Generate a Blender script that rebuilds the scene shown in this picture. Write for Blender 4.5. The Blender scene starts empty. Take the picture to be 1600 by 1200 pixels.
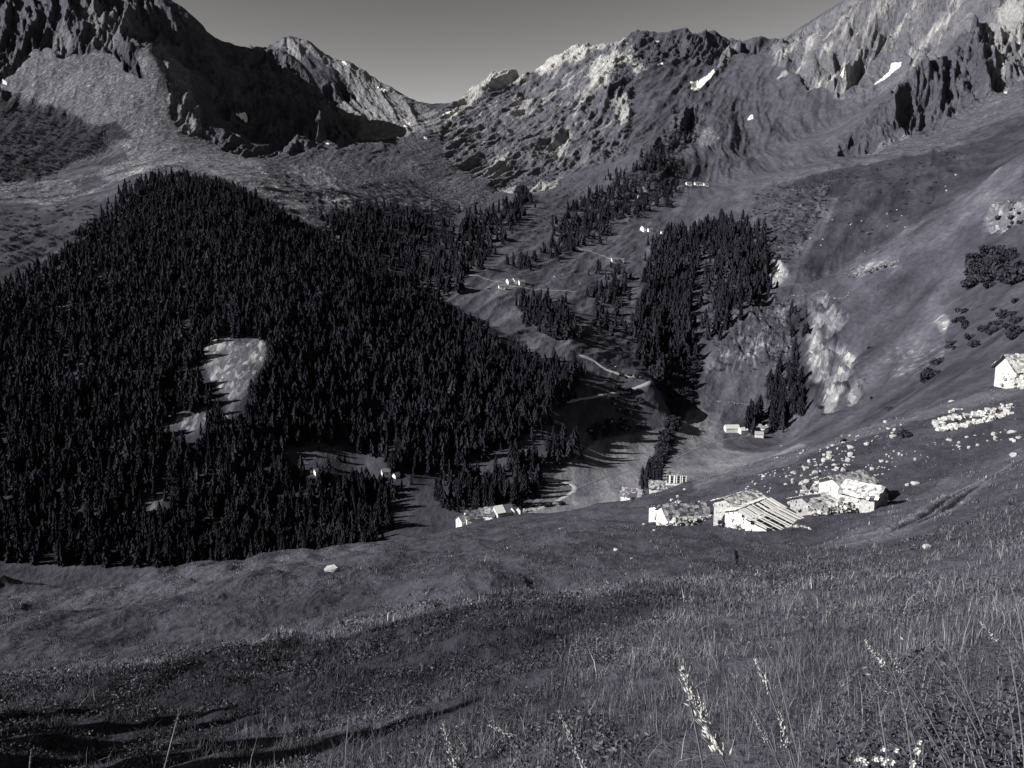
import bpy, bmesh, math, random
import numpy as np
from mathutils import Vector, Matrix

scene = bpy.context.scene
SUN_H = (-0.9507, -0.3102); SUN_T = math.tan(math.radians(30.0))     # towards the sun
COL = scene.collection
RNG = np.random.default_rng(7)
random.seed(7)

# ------------------------------------------------------------------ camera model
FPX, PITCH = 1331.0, math.radians(9.4)
CP, SP = math.cos(PITCH), math.sin(PITCH)


def ray(u, v):
    """direction of a photo pixel, scaled so that its forward (Y) component is 1"""
    xc = (np.asarray(u, float) - 800.0) / FPX
    yc = (600.0 - np.asarray(v, float)) / FPX
    dy = CP + yc * SP
    dz = -SP + yc * CP
    return xc / dy, dz / dy


def project(x, y, z):
    d = y * CP - z * SP
    d = np.where(d < 0.05, 0.05, d)
    return 800.0 + FPX * x / d, 600.0 - FPX * (y * SP + z * CP) / d


# ------------------------------------------------------------------ noise
def _h(ix, iy, s):
    n = (ix * 374761393 + iy * 668265263 + s * 982451653) & 0xFFFFFFFF
    n = ((n ^ (n >> 13)) * 1274126177) & 0xFFFFFFFF
    return ((n ^ (n >> 16)) & 0xFFFF) / 65535.0


def perlin(x, y, s=0):
    x = np.asarray(x, float); y = np.asarray(y, float)
    fx = np.floor(x); fy = np.floor(y)
    ix = fx.astype(np.int64); iy = fy.astype(np.int64)
    dx = x - fx; dy = y - fy
    wx = dx * dx * dx * (dx * (dx * 6 - 15) + 10); wy = dy * dy * dy * (dy * (dy * 6 - 15) + 10)

    def g(ox, oy):
        a = _h(ix + ox, iy + oy, s) * 6.2831853
        return np.cos(a) * (dx - ox) + np.sin(a) * (dy - oy)
    n0 = g(0, 0) * (1 - wx) + g(1, 0) * wx
    n1 = g(0, 1) * (1 - wx) + g(1, 1) * wx
    return (n0 * (1 - wy) + n1 * wy) * 1.5


def fbm(x, y, octv=4, s=0, gain=0.5):
    t = 0; a = 1.0; f = 1.0; n = 0
    for o in range(octv):
        t = t + a * perlin(x * f, y * f, s + o * 17); n += a
        a *= gain; f *= 2.03
    return t / n


def ridged(x, y, octv=4, s=0, gain=0.55):
    t = 0; a = 1.0; f = 1.0; n = 0
    for o in range(octv):
        r = 1.0 - np.abs(perlin(x * f, y * f, s + o * 31)) * 1.5
        t = t + a * r * r; n += a
        a *= gain; f *= 2.1
    return t / n


def sstep(a, b, x):
    t = np.clip((x - a) / (b - a), 0, 1)
    return t * t * (3 - 2 * t)


# ------------------------------------------------------------------ terrain control lines: (column, row, distance)
LINES = [
    # near slope
    [(-200,1200,17),(0,1200,14),(400,1200,10.5),(800,1200,6.5),(1200,1200,3.6),(1600,1200,2.3),(1800,1200,2.1)],
    [(-200,1105,27),(0,1102,25),(400,1100,18),(800,1100,11.5),(1200,1100,6.5),(1600,1100,3.6),(1800,1095,3.2)],
    [(600,1010,28),(800,1000,20),(1200,1000,13),(1600,1000,7),(1800,990,6)],
    [(700,960,32),(800,950,31),(1200,950,22),(1600,930,12),(1800,905,10)],
    [(-200,1052,38),(0,1047,38),(200,1036,38),(400,1002,38),(560,975,38),(640,950,38),(700,932,38),(780,926,40),(860,936,44),
     (1000,918,48),(1200,905,45),(1400,882,36),(1600,852,24),(1800,820,18)],
    [(0,1085,52),(200,1075,52),(400,1052,52),(560,1028,50),(700,985,50),(790,968,50),(860,955,52)],
    # middle hillside
    [(-200,1048,78),(0,1043,75),(200,1030,75),(400,998,75),(560,970,75),(700,930,72),(780,925,68),(860,930,62),(1000,910,60),(1200,888,58),(1400,868,50),(1600,835,36)],
    [(-200,1010,100),(0,1000,100),(200,990,98),(400,950,100),(600,920,100),(700,900,95),(860,890,85),(1000,880,80),(1200,862,80),(1400,845,62),(1600,800,50)],
    [(-200,960,130),(0,960,130),(200,950,130),(400,905,140),(520,888,150),(700,865,150),(860,850,140),(1000,842,120),(1130,832,108),(1180,828,106),(1270,808,110),(1400,790,110),(1500,770,100),(1600,735,90)],
    [(0,930,165),(100,925,165),(200,930,160),(300,900,185),(420,880,210),(560,862,230),(700,840,270),(860,820,240),(1000,805,190),(1095,800,170),(1200,760,160),(1300,735,155),(1400,720,150),(1500,690,150),(1600,660,150)],
    [(-200,900,170),(0,908,175),(80,914,178),(180,916,185),(240,892,210),(300,881,230),(420,866,255),(520,856,280),(600,846,310),(700,830,370),(720,827,380),(780,812,380),(830,802,370),(940,791,320),(1000,777,300),(1090,751,280),(1200,716,270),(1280,691,265),(1400,652,250),(1500,622,235),(1570,602,215),(1700,560,200),(1800,530,195)],
    [(0,960,215),(180,965,225),(300,935,290),(420,915,320),(600,880,380),(720,850,425),(830,825,425),(940,815,385),(1000,800,370),(1090,775,360),(1200,745,360),(1280,718,350),(1400,682,335),(1500,645,305),(1600,612,275),(1750,565,260)],
    # wooded hill on the left
    [(0,850,435),(200,850,438),(350,850,440),(500,830,455)],
    [(-200,700,497),(0,700,497),(200,700,497),(400,700,504),(460,700,518),(560,708,535),(640,715,535),(700,700,560),(760,700,565),(820,682,580)],
    [(495,738,496),(605,740,515),(500,790,470),(580,780,490)],
    [(-200,600,556),(0,600,556),(200,600,556),(400,600,558),(560,620,590),(700,640,590),(800,640,610),(860,630,624)],
    [(-200,500,628),(0,500,628),(200,500,628),(400,500,632),(560,530,640),(700,570,660),(800,590,670)],
    [(-200,400,718),(0,400,718),(200,400,718),(400,410,718),(500,440,725),(600,480,740),(700,530,730)],
    [(-200,350,790),(0,350,790),(150,345,790),(290,330,800),(400,350,800),(470,385,800)],
    [(0,338,850),(60,332,855),(100,318,860),(170,298,870),(230,282,880),(290,278,890),(350,292,890),(410,315,880),(450,342,870),(520,382,850),(600,425,820),(680,475,790),(750,515,760),(800,545,735),(860,580,700)],
    [(100,328,950),(230,298,980),(290,293,990),(350,308,980),(450,355,970),(520,395,960),(600,432,950),(680,478,900),(750,512,860)],
    [(0,325,930),(60,315,1020),(100,300,1150),(170,272,1250),(230,262,1250),(290,260,1280),(350,272,1260),(400,285,1220),(450,310,1180),(500,345,1120),(550,380,1080),(600,400,1060),(650,420,1040),(700,430,1010)],
    # valley floor and the slopes beyond it
    [(735,430,1000),(805,441,1000),(870,430,1050),(962,408,1150),(1012,358,1350),(1090,288,1700)],
    [(760,485,900),(800,505,860),(870,510,820),(905,555,745),(960,580,735),(1022,597,728),(1060,620,775)],
    [(870,600,665),(940,640,660),(1000,650,682)],
    [(700,400,1130),(720,330,1350),(820,310,1500),(900,340,1400),(940,300,1600),(820,380,1200),(900,400,1170)],
    [(950,480,960),(1000,520,900),(1050,560,850),(1080,450,1050),(1100,500,920),(1150,400,1150),(1100,340,1420),(1180,340,1350)],
    # left mountain
    [(-200,270,1250),(0,250,1350),(100,262,1350),(200,255,1400),(300,245,1450),(380,248,1500),(440,252,1560)],
    [(-200,160,1750),(0,165,1700),(50,165,1720),(150,170,1700),(250,190,1680),(312,215,1700),(380,243,1620)],
    [(0,90,2000),(50,80,2000),(140,85,2000),(200,95,1980),(240,100,1950),(300,165,1850)],
    [(225,50,2120),(260,105,2020)],
    [(-200,0,2400),(0,0,2300),(100,-10,2350),(170,-5,2380)],
    [(-200,-100,2700),(0,-90,2700),(100,-90,2650),(180,-60,2550),(220,-15,2450),(250,0,2420),(290,25,2430),(320,42,2450),(335,60,2480),(350,74,2550),(380,69,2700),(410,73,2850),(430,74,3000),(460,95,2950),(485,115,2850),(502,138,2750)],
    [(280,60,2360),(320,110,2330),(350,170,2200),(380,210,2100),(410,238,1980)],
    [(400,130,2500),(420,180,2350),(450,150,2600)],
    [(430,228,1900),(445,212,1980),(470,216,2050),(500,228,2100)],
    [(480,240,1750),(560,235,2100),(600,222,2600),(660,212,2850),(690,200,3100)],
    [(560,212,2700),(530,190,2850),(560,150,3450),(600,165,3380),(640,190,3180),(590,200,2920),(540,130,3550),(510,160,3150)],
    [(425,71,3850),(450,60,3900),(468,57,3950),(485,65,3950),(500,77,3930),(540,95,3850),(570,115,3780),(600,130,3700),(640,155,3580),(670,172,3480),(690,178,3420),(708,172,3480)],
    [(380,95,4100),(430,95,4300),(470,85,4400),(540,125,4400),(600,158,4300),(660,196,4100),(690,200,4100)],
    [(250,40,2900),(320,80,2950),(350,105,3050)],
    # right chain
    [(720,163,3600),(745,135,3850),(770,115,4050),(800,110,4250),(815,118,4300),(850,105,4400),(880,82,4400),(910,70,4350),(960,62,4300),(975,60,4300),(1000,47,4350),(1030,55,4400),(1050,60,4500),(1075,44,4400),(1100,55,4350),(1112,52,4300),(1130,65,4200),(1150,68,4150),(1180,58,4100),(1200,75,4000),(1210,67,3900),(1240,50,3700),(1270,38,3550),(1300,22,3400),(1320,10,3300),(1340,3,3250),(1380,-20,3150),(1450,-70,3050),(1600,-160,2800),(1750,-230,2700)],
    [(720,205,3050),(760,160,3600),(820,150,3900),(880,125,3800),(950,95,3900)],
    [(985,92,3500),(1000,110,3300),(1000,150,2900),(960,150,3050)],
    [(700,250,2400),(760,230,2500),(820,220,2500),(880,200,2600),(940,190,2600),(1000,190,2500),(1040,200,2500)],
    [(700,300,1600),(760,288,1700),(820,278,1850),(880,265,1900),(940,250,1950),(975,242,1900)],
    [(560,300,1400),(620,290,1500),(640,330,1300),(560,260,1650),(640,245,2100)],
    [(1000,262,1680),(1020,242,1720),(1050,275,1660),(1060,250,1750)],
    [(1030,232,2050),(1060,222,2250),(1090,215,2300)],
    [(1100,200,2400),(1180,230,2200),(1240,200,2400),(1170,185,2650),(1100,160,2900),(1180,140,3100),(1100,120,3400),(1060,100,3600),(1150,100,3700),(1230,120,3200),(1050,130,3200)],
    [(1300,150,2700),(1350,130,2700),(1390,110,2800),(1300,80,3050),(1400,50,2950),(1500,0,2800),(1600,-60,2650),(1700,-100,2600)],
    [(1310,235,1900),(1350,185,1960),(1400,140,2030),(1450,90,2100),(1480,60,2200),(1520,30,2300)],
    [(1330,190,2400),(1400,140,2480),(1440,95,2550)],
    [(1340,245,1800),(1400,212,1800),(1460,195,1800),(1550,140,1900),(1600,110,1950),(1700,60,2000)],
    [(1500,205,1600),(1590,150,1620),(1300,250,1620),(1400,235,1560)],
    [(1180,290,1500),(1270,268,1450),(1340,262,1400),(1400,245,1370),(1450,235,1340),(1520,222,1300),(1600,185,1280),(1700,140,1250)],
    [(1220,320,1300),(1280,350,1180),(1350,330,1150),(1450,290,1150),(1280,400,1060),(1200,400,1120),(1560,240,1150),(1240,425,1020)],
    # near right slope
    [(1160,478,890),(1200,455,940),(1250,440,935),(1300,428,920),(1340,408,905),(1400,372,870),(1450,340,840),(1500,310,810),(1550,275,780),(1600,240,750),(1700,160,700),(1800,90,660)],
    [(1200,463,1000),(1300,438,990),(1400,388,950),(1500,328,890),(1600,258,830)],
    [(1110,560,850),(1130,600,805),(1200,560,815),(1200,640,745),(1240,560,800),(1240,640,715),(1270,560,750),(1300,500,770),(1300,600,640),(1350,620,570),(1280,655,650),(1400,500,680),(1400,600,530),(1400,640,440),(1500,450,620),(1500,560,460),(1500,600,380),(1600,350,630),(1600,450,510),(1600,540,380)],
    # margins
    [(-420,1130,26),(-420,1060,78),(-420,960,130),(-420,910,180)],
    [(-420,850,436),(-420,700,500),(-420,500,640),(-420,350,800),(-420,270,1350),(-420,130,1900),(-420,0,2600),(-420,-60,3000)],
    [(2000,1050,4),(2000,860,12),(2000,760,30),(2000,640,90),(2000,480,180),(2000,440,300),(2000,150,520),(2000,80,1150),(2000,-100,1900),(2000,-300,2700)],
]
FLOOR = [(620,822,-154),(700,800,-154),(860,800,-155),(950,740,-155),(870,760,-155),(1030,690,-153),(1000,690,-152),(940,697,-150),(1000,735,-155),(1048,645,-149),(1100,700,-156),
         (1100,665,-155),(1180,690,-157),(1240,680,-156),(1180,655,-152),(1120,640,-149)]


def dense(line):
    out = []
    for (a, b) in zip(line[:-1], line[1:]):
        n = max(1, int(abs(b[0] - a[0]) // 70))
        for k in range(n):
            t = k / n
            out.append((a[0] + (b[0] - a[0]) * t, a[1] + (b[1] - a[1]) * t, math.exp(math.log(a[2]) + (math.log(b[2]) - math.log(a[2])) * t)))
    out.append(line[-1])
    return out


Y0, KB = 5.0, 0.6
pts = []
ordered = {3, 5, 6, 7, 8, 9, 10}
SCATTER_FIRST = set()
for li, L in enumerate(LINES):
    us = [p[0] for p in L]
    mono = all(b >= a for a, b in zip(us[:-1], us[1:]))
    for (u, v, y) in (dense(L) if mono else L):
        kx, kz = ray(u, v)
        pts.append((kx * y, y, kz * y))
for (u, v, z) in FLOOR:
    kx, kz = ray(u, v)
    y = z / kz
    pts.append((kx * y, y, z))
for (x, y, z) in [(0, 0, -1.75), (-2, 0, -2.6), (2, 0, -1.0), (0, -3.5, -0.7), (-1.5, -4, -1.0), (1.5, -4, 0.0), (-4, 0.5, -3.6), (4, 0.5, -0.2), (0, 1.5, -2.1), (1.0,1.5,-1.55), (-1.5,1.5,-2.8)]:
    pts.append((x, y, z))
for i in range(12):                                    # land beyond the skyline falls away
    a = -0.9 + 1.8 * i / 11
    pts.append((a * 7500, 7500, 100.0)); pts.append((a * 9500, 9500, 0.0))
for li in (36,):
    pass
P = np.array(pts)
pa = P[:, 0] / (P[:, 1] + Y0); pb = np.log(P[:, 1] + Y0); pq = P[:, 2] / (P[:, 1] + Y0)
key = np.round(pa * 120).astype(int) * 100000 + np.round(pb * 90).astype(int)
_, keep = np.unique(key, return_index=True)
pa, pb, pq = pa[keep], pb[keep], pq[keep]
CC = 0.012


def phi(r2):
    return np.sqrt(r2 + CC * CC)


n = len(pa)
A = np.zeros((n + 3, n + 3))
A[:n, :n] = phi((pa[:, None] - pa[None]) ** 2 + (KB * (pb[:, None] - pb[None])) ** 2)
A[:n, :n] -= np.eye(n) * 0.0003
A[:n, n] = 1; A[:n, n + 1] = pa; A[:n, n + 2] = pb
A[n, :n] = 1; A[n + 1, :n] = pa; A[n + 2, :n] = pb
W = np.linalg.solve(A, np.concatenate([pq, np.zeros(3)]))

# fan shaped grid
core = np.arange(-0.70, 0.7001, 1 / 800.0)
outer = 0.70 + np.cumsum(np.linspace(1 / 600.0, 0.022, 46))
ga = np.concatenate([-outer[::-1], core, outer])
seg = [(-4.7, 2, 24), (2, 46, 200), (46, 80, 50), (80, 400, 250), (400, 440, 16), (440, 1000, 250), (1000, 1700, 170), (1700, 3300, 270), (3300, 5400, 190), (5400, 9000, 24)]
gb = []
for (y0, y1, k) in seg:
    gb.append(np.linspace(math.log(y0 + Y0), math.log(y1 + Y0), k, endpoint=False))
gb = np.concatenate(gb + [[math.log(9000 + Y0)]])
NA, NB = len(ga), len(gb)
# coarse evaluation, then cubic upsampling
ca = np.linspace(ga[0], ga[-1], 420); cb = np.linspace(gb[0], gb[-1], 620)
Q = np.zeros((len(cb), len(ca)))
for i in range(len(cb)):
    Q[i] = W[n] + W[n + 1] * ca + W[n + 2] * cb[i]
    Q[i] += phi((ca[:, None] - pa[None]) ** 2 + (KB * (cb[i] - pb[None])) ** 2) @ W[:n]


def cubic_up(M, src, dst, axis):
    M = np.moveaxis(M, axis, 0)
    f = (dst - src[0]) / (src[1] - src[0])
    i = np.clip(np.floor(f).astype(int), 1, len(src) - 3)
    t = (f - i)[:, None]
    p0, p1, p2, p3 = M[i - 1], M[i], M[i + 1], M[i + 2]
    r = 0.5 * ((2 * p1) + (-p0 + p2) * t + (2 * p0 - 5 * p1 + 4 * p2 - p3) * t * t + (-p0 + 3 * p1 - 3 * p2 + p3) * t ** 3)
    return np.moveaxis(r, 0, axis)


Q = cubic_up(cubic_up(Q, ca, ga, 1), cb, gb, 0)
GY = (np.exp(gb) - Y0)[:, None] * np.ones((1, NA))
GX = (GY + Y0) * ga[None, :]
GZ = Q * (GY + Y0)
GU, GV = project(GX, GY, GZ)


# ------------------------------------------------------------------ region masks (traced outlines laid over the land)
def inpoly(px, py, poly):
    res = np.zeros(px.shape, bool)
    j = len(poly) - 1
    for i in range(len(poly)):
        xi, yi = poly[i]; xj, yj = poly[j]
        if yi != yj:
            c = ((yi > py) != (yj > py)) & (px < (xj - xi) * (py - yi) / (yj - yi) + xi)
            res ^= c
        j = i
    return res


JIT = [(fbm(GX / (0.02 * GY + .4), np.log(GY + Y0) * 55, 3, 200 + k), fbm(GX / (0.02 * GY + .4), np.log(GY + Y0) * 55, 3, 260 + k)) for k in range(3)]


def mask(poly, ymin, ymax, jit=10):
    poly = [(float(a), float(b)) for a, b in poly]
    us = [p[0] for p in poly]; vs = [p[1] for p in poly]
    sel = (GY > ymin) & (GY < ymax) & (GU > min(us) - 3 * jit) & (GU < max(us) + 3 * jit) & (GV > min(vs) - 3 * jit) & (GV < max(vs) + 3 * jit)
    out = np.zeros(GX.shape, np.float32)
    idx = np.nonzero(sel)
    if len(idx[0]) == 0:
        return out
    u, v = GU[idx], GV[idx]
    acc = np.zeros(u.shape)
    for k in range(3):
        for m in (0.55, 1.3):
            acc += inpoly(u + JIT[k][0][idx] * jit * 1.6 * m, v + JIT[k][1][idx] * jit * 1.6 * m, poly)
    out[idx] = acc / 6.0
    return out


ALB = np.full(GX.shape, 0.075, np.float32)
ROCK = np.zeros(GX.shape, np.float32)      # craggy
SCREE = np.zeros(GX.shape, np.float32)     # stony speckle


def paint(poly, ymin, ymax, alb=None, rock=None, scree=None, jit=10, w=1.0):
    global ALB, ROCK, SCREE
    m = mask(poly, ymin, ymax, jit) * w
    if alb is not None: ALB = ALB * (1 - m) + alb * m
    if rock is not None: ROCK = ROCK * (1 - m) + rock * m
    if scree is not None: SCREE = SCREE * (1 - m) + scree * m
# ---- what covers the land where, with some shade painted in
FAR = GY > 1150
ALB[:] = 0.062
ALB[FAR] = 0.066
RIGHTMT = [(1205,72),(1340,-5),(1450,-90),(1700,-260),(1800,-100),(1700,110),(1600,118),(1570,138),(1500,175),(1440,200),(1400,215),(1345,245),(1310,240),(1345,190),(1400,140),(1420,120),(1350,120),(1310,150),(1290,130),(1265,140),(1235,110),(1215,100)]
paint([(-60,470),(0,330),(60,333),(130,320),(230,285),(290,280),(410,318),(520,385),(680,478),(800,548),(900,585),(880,640),(800,690),(640,760),(640,860),(-300,1000),(-300,420)], 415, 960, alb=0.030, jit=14)
paint([(0,330),(60,333),(150,310),(170,340),(90,400),(0,430),(-200,430),(-200,330)], 700, 1000, alb=0.045, scree=0.2)
paint([(1280,690),(1240,650),(1260,600),(1330,570),(1300,470),(1230,450),(1400,372),(1600,240),(1700,160),(1700,570),(1570,605),(1400,655)], 330, 1000, alb=.050, jit=10)
paint([(1300,428),(1400,372),(1600,240),(1600,300),(1480,370),(1380,420),(1320,450)], 330, 1000, alb=.080, jit=14, w=.8)
# meadows
paint([(820,800),(870,740),(930,690),(1040,668),(1045,690),(1000,760),(980,800),(900,820)], 430, 760, alb=0.145, jit=3)
paint([(1040,720),(1075,640),(1120,645),(1140,690),(1230,690),(1280,700),(1000,800)], 430, 830, alb=0.145, jit=3)
paint([(1130,672),(1200,665),(1260,690),(1220,705),(1130,705)], 430, 830, alb=0.075, jit=4)
paint([(440,705),(490,685),(560,700),(600,715),(640,740),(640,860),(560,880),(600,760),(480,745)], 430, 640, alb=0.055, jit=6)
paint([(735,430),(800,440),(860,510),(905,555),(850,520),(780,490)], 700, 1100, alb=0.085, scree=0.1, jit=6)
# stream gully and riparian scrub
paint([(1010,545),(1090,540),(1105,580),(1075,640),(1050,690),(1020,760),(1005,750),(1035,680),(1050,640)], 480, 900, alb=0.035, jit=5)
# left mountain
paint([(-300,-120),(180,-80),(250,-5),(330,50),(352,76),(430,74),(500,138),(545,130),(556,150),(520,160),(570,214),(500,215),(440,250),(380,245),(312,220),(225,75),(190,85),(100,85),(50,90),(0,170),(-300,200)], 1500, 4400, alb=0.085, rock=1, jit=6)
paint([(-300,150),(0,128),(20,110),(45,75),(75,68),(100,90),(140,80),(180,82),(205,105),(222,70),(238,60),(262,110),(290,150),(312,220),(380,245),(450,250),(520,300),(560,360),(540,385),(480,345),(420,305),(350,278),(290,264),(220,275),(140,300),(0,345),(-300,350),(-300,285),(0,285),(60,285),(150,270),(200,245),(160,200),(90,165),(0,140)], 1000, 2300, alb=0.125, rock=0.0, scree=.8, jit=5)
paint([(262,105),(240,60),(250,52),(290,110),(312,170),(316,222),(290,215),(270,190),(265,150)], 1500, 2400, alb=0.16, rock=0.8, scree=.5, jit=5)
paint([(128,0),(180,0),(205,40),(165,80),(140,60)], 1800, 2700, alb=0.15, rock=1, scree=.3, jit=8)
paint([(80,60),(105,25),(110,60),(95,80)], 1800, 2600, alb=0.13, rock=1, jit=5)
paint([(178,80),(200,75),(222,110),(225,125),(195,110)], 1600, 2300, alb=0.06, rock=1, jit=4)
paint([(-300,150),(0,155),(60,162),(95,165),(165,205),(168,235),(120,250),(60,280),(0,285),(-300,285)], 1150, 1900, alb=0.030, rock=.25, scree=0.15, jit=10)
paint([(130,205),(180,190),(210,215),(170,225)], 1150, 1900, alb=0.035, jit=6)
paint([(110,285),(150,275),(175,285),(130,300)], 1000, 1500, alb=0.05, jit=4)
paint([(425,72),(470,55),(500,75),(600,130),(690,178),(690,208),(600,225),(560,215),(528,165),(555,150),(540,122),(480,76)], 2800, 5600, alb=0.20, rock=0.35, scree=.6, jit=5)
paint([(440,68),(470,60),(490,72),(470,90),(450,85)], 2800, 5600, alb=0.2, rock=0.4, jit=4)
paint([(400,250),(460,240),(560,222),(690,205),(750,260),(770,300),(720,330),(640,330),(600,318),(570,370),(545,385),(500,330),(440,300)], 1000, 3600, alb=0.07, scree=1.0, rock=.15, jit=12)
paint([(440,258),(500,300),(555,375),(575,350),(530,290),(500,260)], 1000, 2000, alb=0.15, scree=1, jit=10)
# forest and scrub ground in the middle distance
paint([(560,320),(700,330),(715,400),(735,440),(640,440),(560,390),(500,330)], 900, 1500, alb=0.035, scree=.35, jit=8)
# right chain: pale crests and streaks
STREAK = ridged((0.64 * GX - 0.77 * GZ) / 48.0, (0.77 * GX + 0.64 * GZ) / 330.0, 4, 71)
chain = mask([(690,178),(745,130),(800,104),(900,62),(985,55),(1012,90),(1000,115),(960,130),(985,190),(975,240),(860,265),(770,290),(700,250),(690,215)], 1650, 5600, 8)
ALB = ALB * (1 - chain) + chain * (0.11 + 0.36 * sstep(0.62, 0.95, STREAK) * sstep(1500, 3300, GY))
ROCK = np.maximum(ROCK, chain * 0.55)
for poly in ([(690,186),(745,130),(770,108),(815,108),(822,125),(770,135),(735,160),(700,195)], [(830,112),(900,64),(975,58),(982,66),(900,90),(860,118)],
             [(920,95),(960,78),(985,85),(1005,95),(1010,110),(985,112),(960,125),(925,140)]):
    paint(poly, 2500, 5600, alb=0.42, rock=0.8, jit=6)
for poly in ([(855,225),(885,190),(895,200),(890,225),(872,240)], [(760,270),(775,240),(800,240),(790,262),(770,285)], [(960,150),(980,140),(985,180),(970,190)],
             [(800,155),(835,140),(830,165),(800,180)], [(770,290),(830,282),(880,262),(870,285),(820,300)], [(905,140),(930,130),(925,150),(890,170)]):
    paint(poly, 1600, 3800, alb=0.36, rock=1, jit=8, w=.85)
paint([(960,98),(985,90),(995,105),(985,150),(960,150),(945,160)], 2400, 3700, alb=0.09, rock=1, jit=6)
# peaks in the middle of the skyline
paint([(985,60),(1000,45),(1050,60),(1075,42),(1130,62),(1200,72),(1205,80),(1150,82),(1120,100),(1090,95),(1075,85),(1040,100),(1010,92)], 2800, 4800, alb=0.075, rock=0.9, jit=5)
paint([(1120,95),(1140,66),(1152,66),(1140,95),(1125,110)], 2800, 4800, alb=0.18, rock=.8, jit=4)
paint([(1215,120),(1245,88),(1250,90),(1230,120),(1215,128)], 2300, 4000, alb=0.26, rock=.2, jit=3)
# right mountain
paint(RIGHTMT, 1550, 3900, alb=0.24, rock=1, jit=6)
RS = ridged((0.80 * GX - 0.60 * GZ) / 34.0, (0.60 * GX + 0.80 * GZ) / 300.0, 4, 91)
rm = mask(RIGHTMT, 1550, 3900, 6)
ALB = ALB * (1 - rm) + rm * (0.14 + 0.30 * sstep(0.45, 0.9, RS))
paint([(1310,238),(1350,190),(1400,142),(1450,92),(1490,45),(1530,30),(1545,90),(1555,140),(1480,190),(1400,210),(1340,245)], 1550, 2280, alb=0.085, rock=1, jit=6)
paint([(1545,20),(1600,-20),(1600,30),(1560,60)], 1550, 3000, alb=0.30, jit=5)
paint([(1325,155),(1355,100),(1372,78),(1425,80),(1425,112),(1385,142),(1345,155)], 1900, 3100, alb=0.11, rock=.12, scree=.4, jit=6)
# basins, moraine
paint([(1090,300),(1180,240),(1300,170),(1400,150),(1320,240),(1260,275),(1180,295)], 1350, 3000, alb=0.075, scree=.2, jit=10)
paint([(1320,165),(1350,125),(1400,105),(1410,120),(1380,140),(1330,170)], 2100, 3000, alb=0.11, scree=.5, jit=6)
paint([(1340,250),(1450,200),(1600,115),(1600,170),(1450,235),(1380,248)], 1250, 1980, alb=0.085, scree=.55, rock=.15, jit=8)
paint([(1180,293),(1270,270),(1400,247),(1520,225),(1620,180),(1620,245),(1500,305),(1400,368),(1300,424),(1240,420),(1290,360),(1310,310),(1250,300)], 900, 1420, alb=0.036, jit=6)  # slope under the moraine: its shade is painted into the albedo
paint([(1180,288),(1270,264),(1400,240),(1450,230),(1450,237),(1400,248),(1270,273),(1180,296)], 1200, 1600, alb=0.09, scree=.3, jit=2)
paint([(1170,300),(1300,280),(1240,420),(1200,440),(1185,360)], 950, 1550, alb=0.055, scree=.45, rock=.35, jit=10)
# rocky knob and the crags beneath it
paint([(985,270),(1010,235),(1045,228),(1065,275),(1060,300),(980,330),(900,380),(860,395),(900,330)], 1150, 2000, alb=0.05, scree=.6, rock=.6, jit=12)
paint([(1000,260),(1060,175),(1090,170),(1095,210),(1060,230)], 1900, 3000, alb=0.08, rock=.8, scree=.4, jit=12)
paint([(1095,205),(1110,198),(1125,215),(1110,230),(1090,228)], 1900, 3000, alb=0.16, scree=.8, jit=6)
paint([(985,300),(1010,285),(1015,295),(990,318)], 1200, 2000, alb=0.24, scree=.8, jit=6)
# cliffs of the nearer right-hand slope
paint([(1110,580),(1150,500),(1200,462),(1240,470),(1245,560),(1200,560),(1150,560)], 650, 960, alb=0.085, rock=.5, scree=.7, jit=8)
paint([(1230,480),(1262,470),(1262,600),(1230,660),(1215,640),(1240,580)], 650, 960, alb=0.03, jit=5)
paint([(1272,466),(1292,462),(1312,480),(1318,505),(1290,540),(1268,560),(1268,510)], 560, 980, alb=0.20, rock=1, scree=.6, jit=14)
paint([(1268,560),(1300,535),(1332,548),(1335,568),(1320,600),(1300,640),(1285,645),(1290,600),(1268,595)], 500, 980, alb=0.25, rock=1, scree=.6, jit=14)
paint([(1340,590),(1352,585),(1345,615),(1330,635),(1325,620)], 450, 900, alb=0.2, rock=.5, scree=.6, jit=6)
paint([(1202,440),(1210,405),(1225,415),(1235,425),(1215,445)], 850, 1250, alb=0.26, rock=.6, scree=.6, jit=4)
paint([(1535,345),(1550,320),(1600,318),(1640,315),(1640,345),(1570,350),(1560,362)], 380, 700, alb=0.15, rock=.8, scree=.8, jit=18)
paint([(1320,430),(1335,415),(1400,405),(1410,415),(1340,432)], 560, 900, alb=0.13, scree=.9, jit=6)
paint([(1458,505),(1470,490),(1485,500),(1475,520)], 350, 800, alb=0.15, scree=.8, jit=5)
paint([(1380,560),(1400,540),(1480,530),(1500,540),(1440,590),(1395,590)], 350, 800, alb=0.085, scree=.6, jit=10)
paint([(1330,590),(1420,520),(1450,470),(1480,440),(1470,500),(1420,560),(1350,620)], 350, 800, alb=0.080, jit=14, w=.7)
paint([(1290,470),(1318,455),(1325,475),(1310,485)], 560, 960, alb=0.05, jit=2)
paint([(1200,470),(1250,450),(1270,462),(1225,480)], 700, 1000, alb=0.055, jit=3)
cliffs = mask([(1260,462),(1295,460),(1325,480),(1340,560),(1325,640),(1285,650),(1262,600)], 480, 980, 6)
ALB *= 1 - cliffs * .75 * sstep(.45, .8, ridged((-.8 * GX + .6 * GZ) / 7.0, (.6 * GX + .8 * GZ) / 45.0, 3, 741))
spurm = mask([(1105,585),(1150,500),(1200,462),(1240,470),(1245,560),(1200,570)], 650, 980, 8)
ALB *= 1 + spurm * (1.5 * sstep(.55, .85, ridged((-.85 * GX + .5 * GZ) / 6.0, (.5 * GX + .85 * GZ) / 40.0, 3, 742)) - .35)
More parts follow.
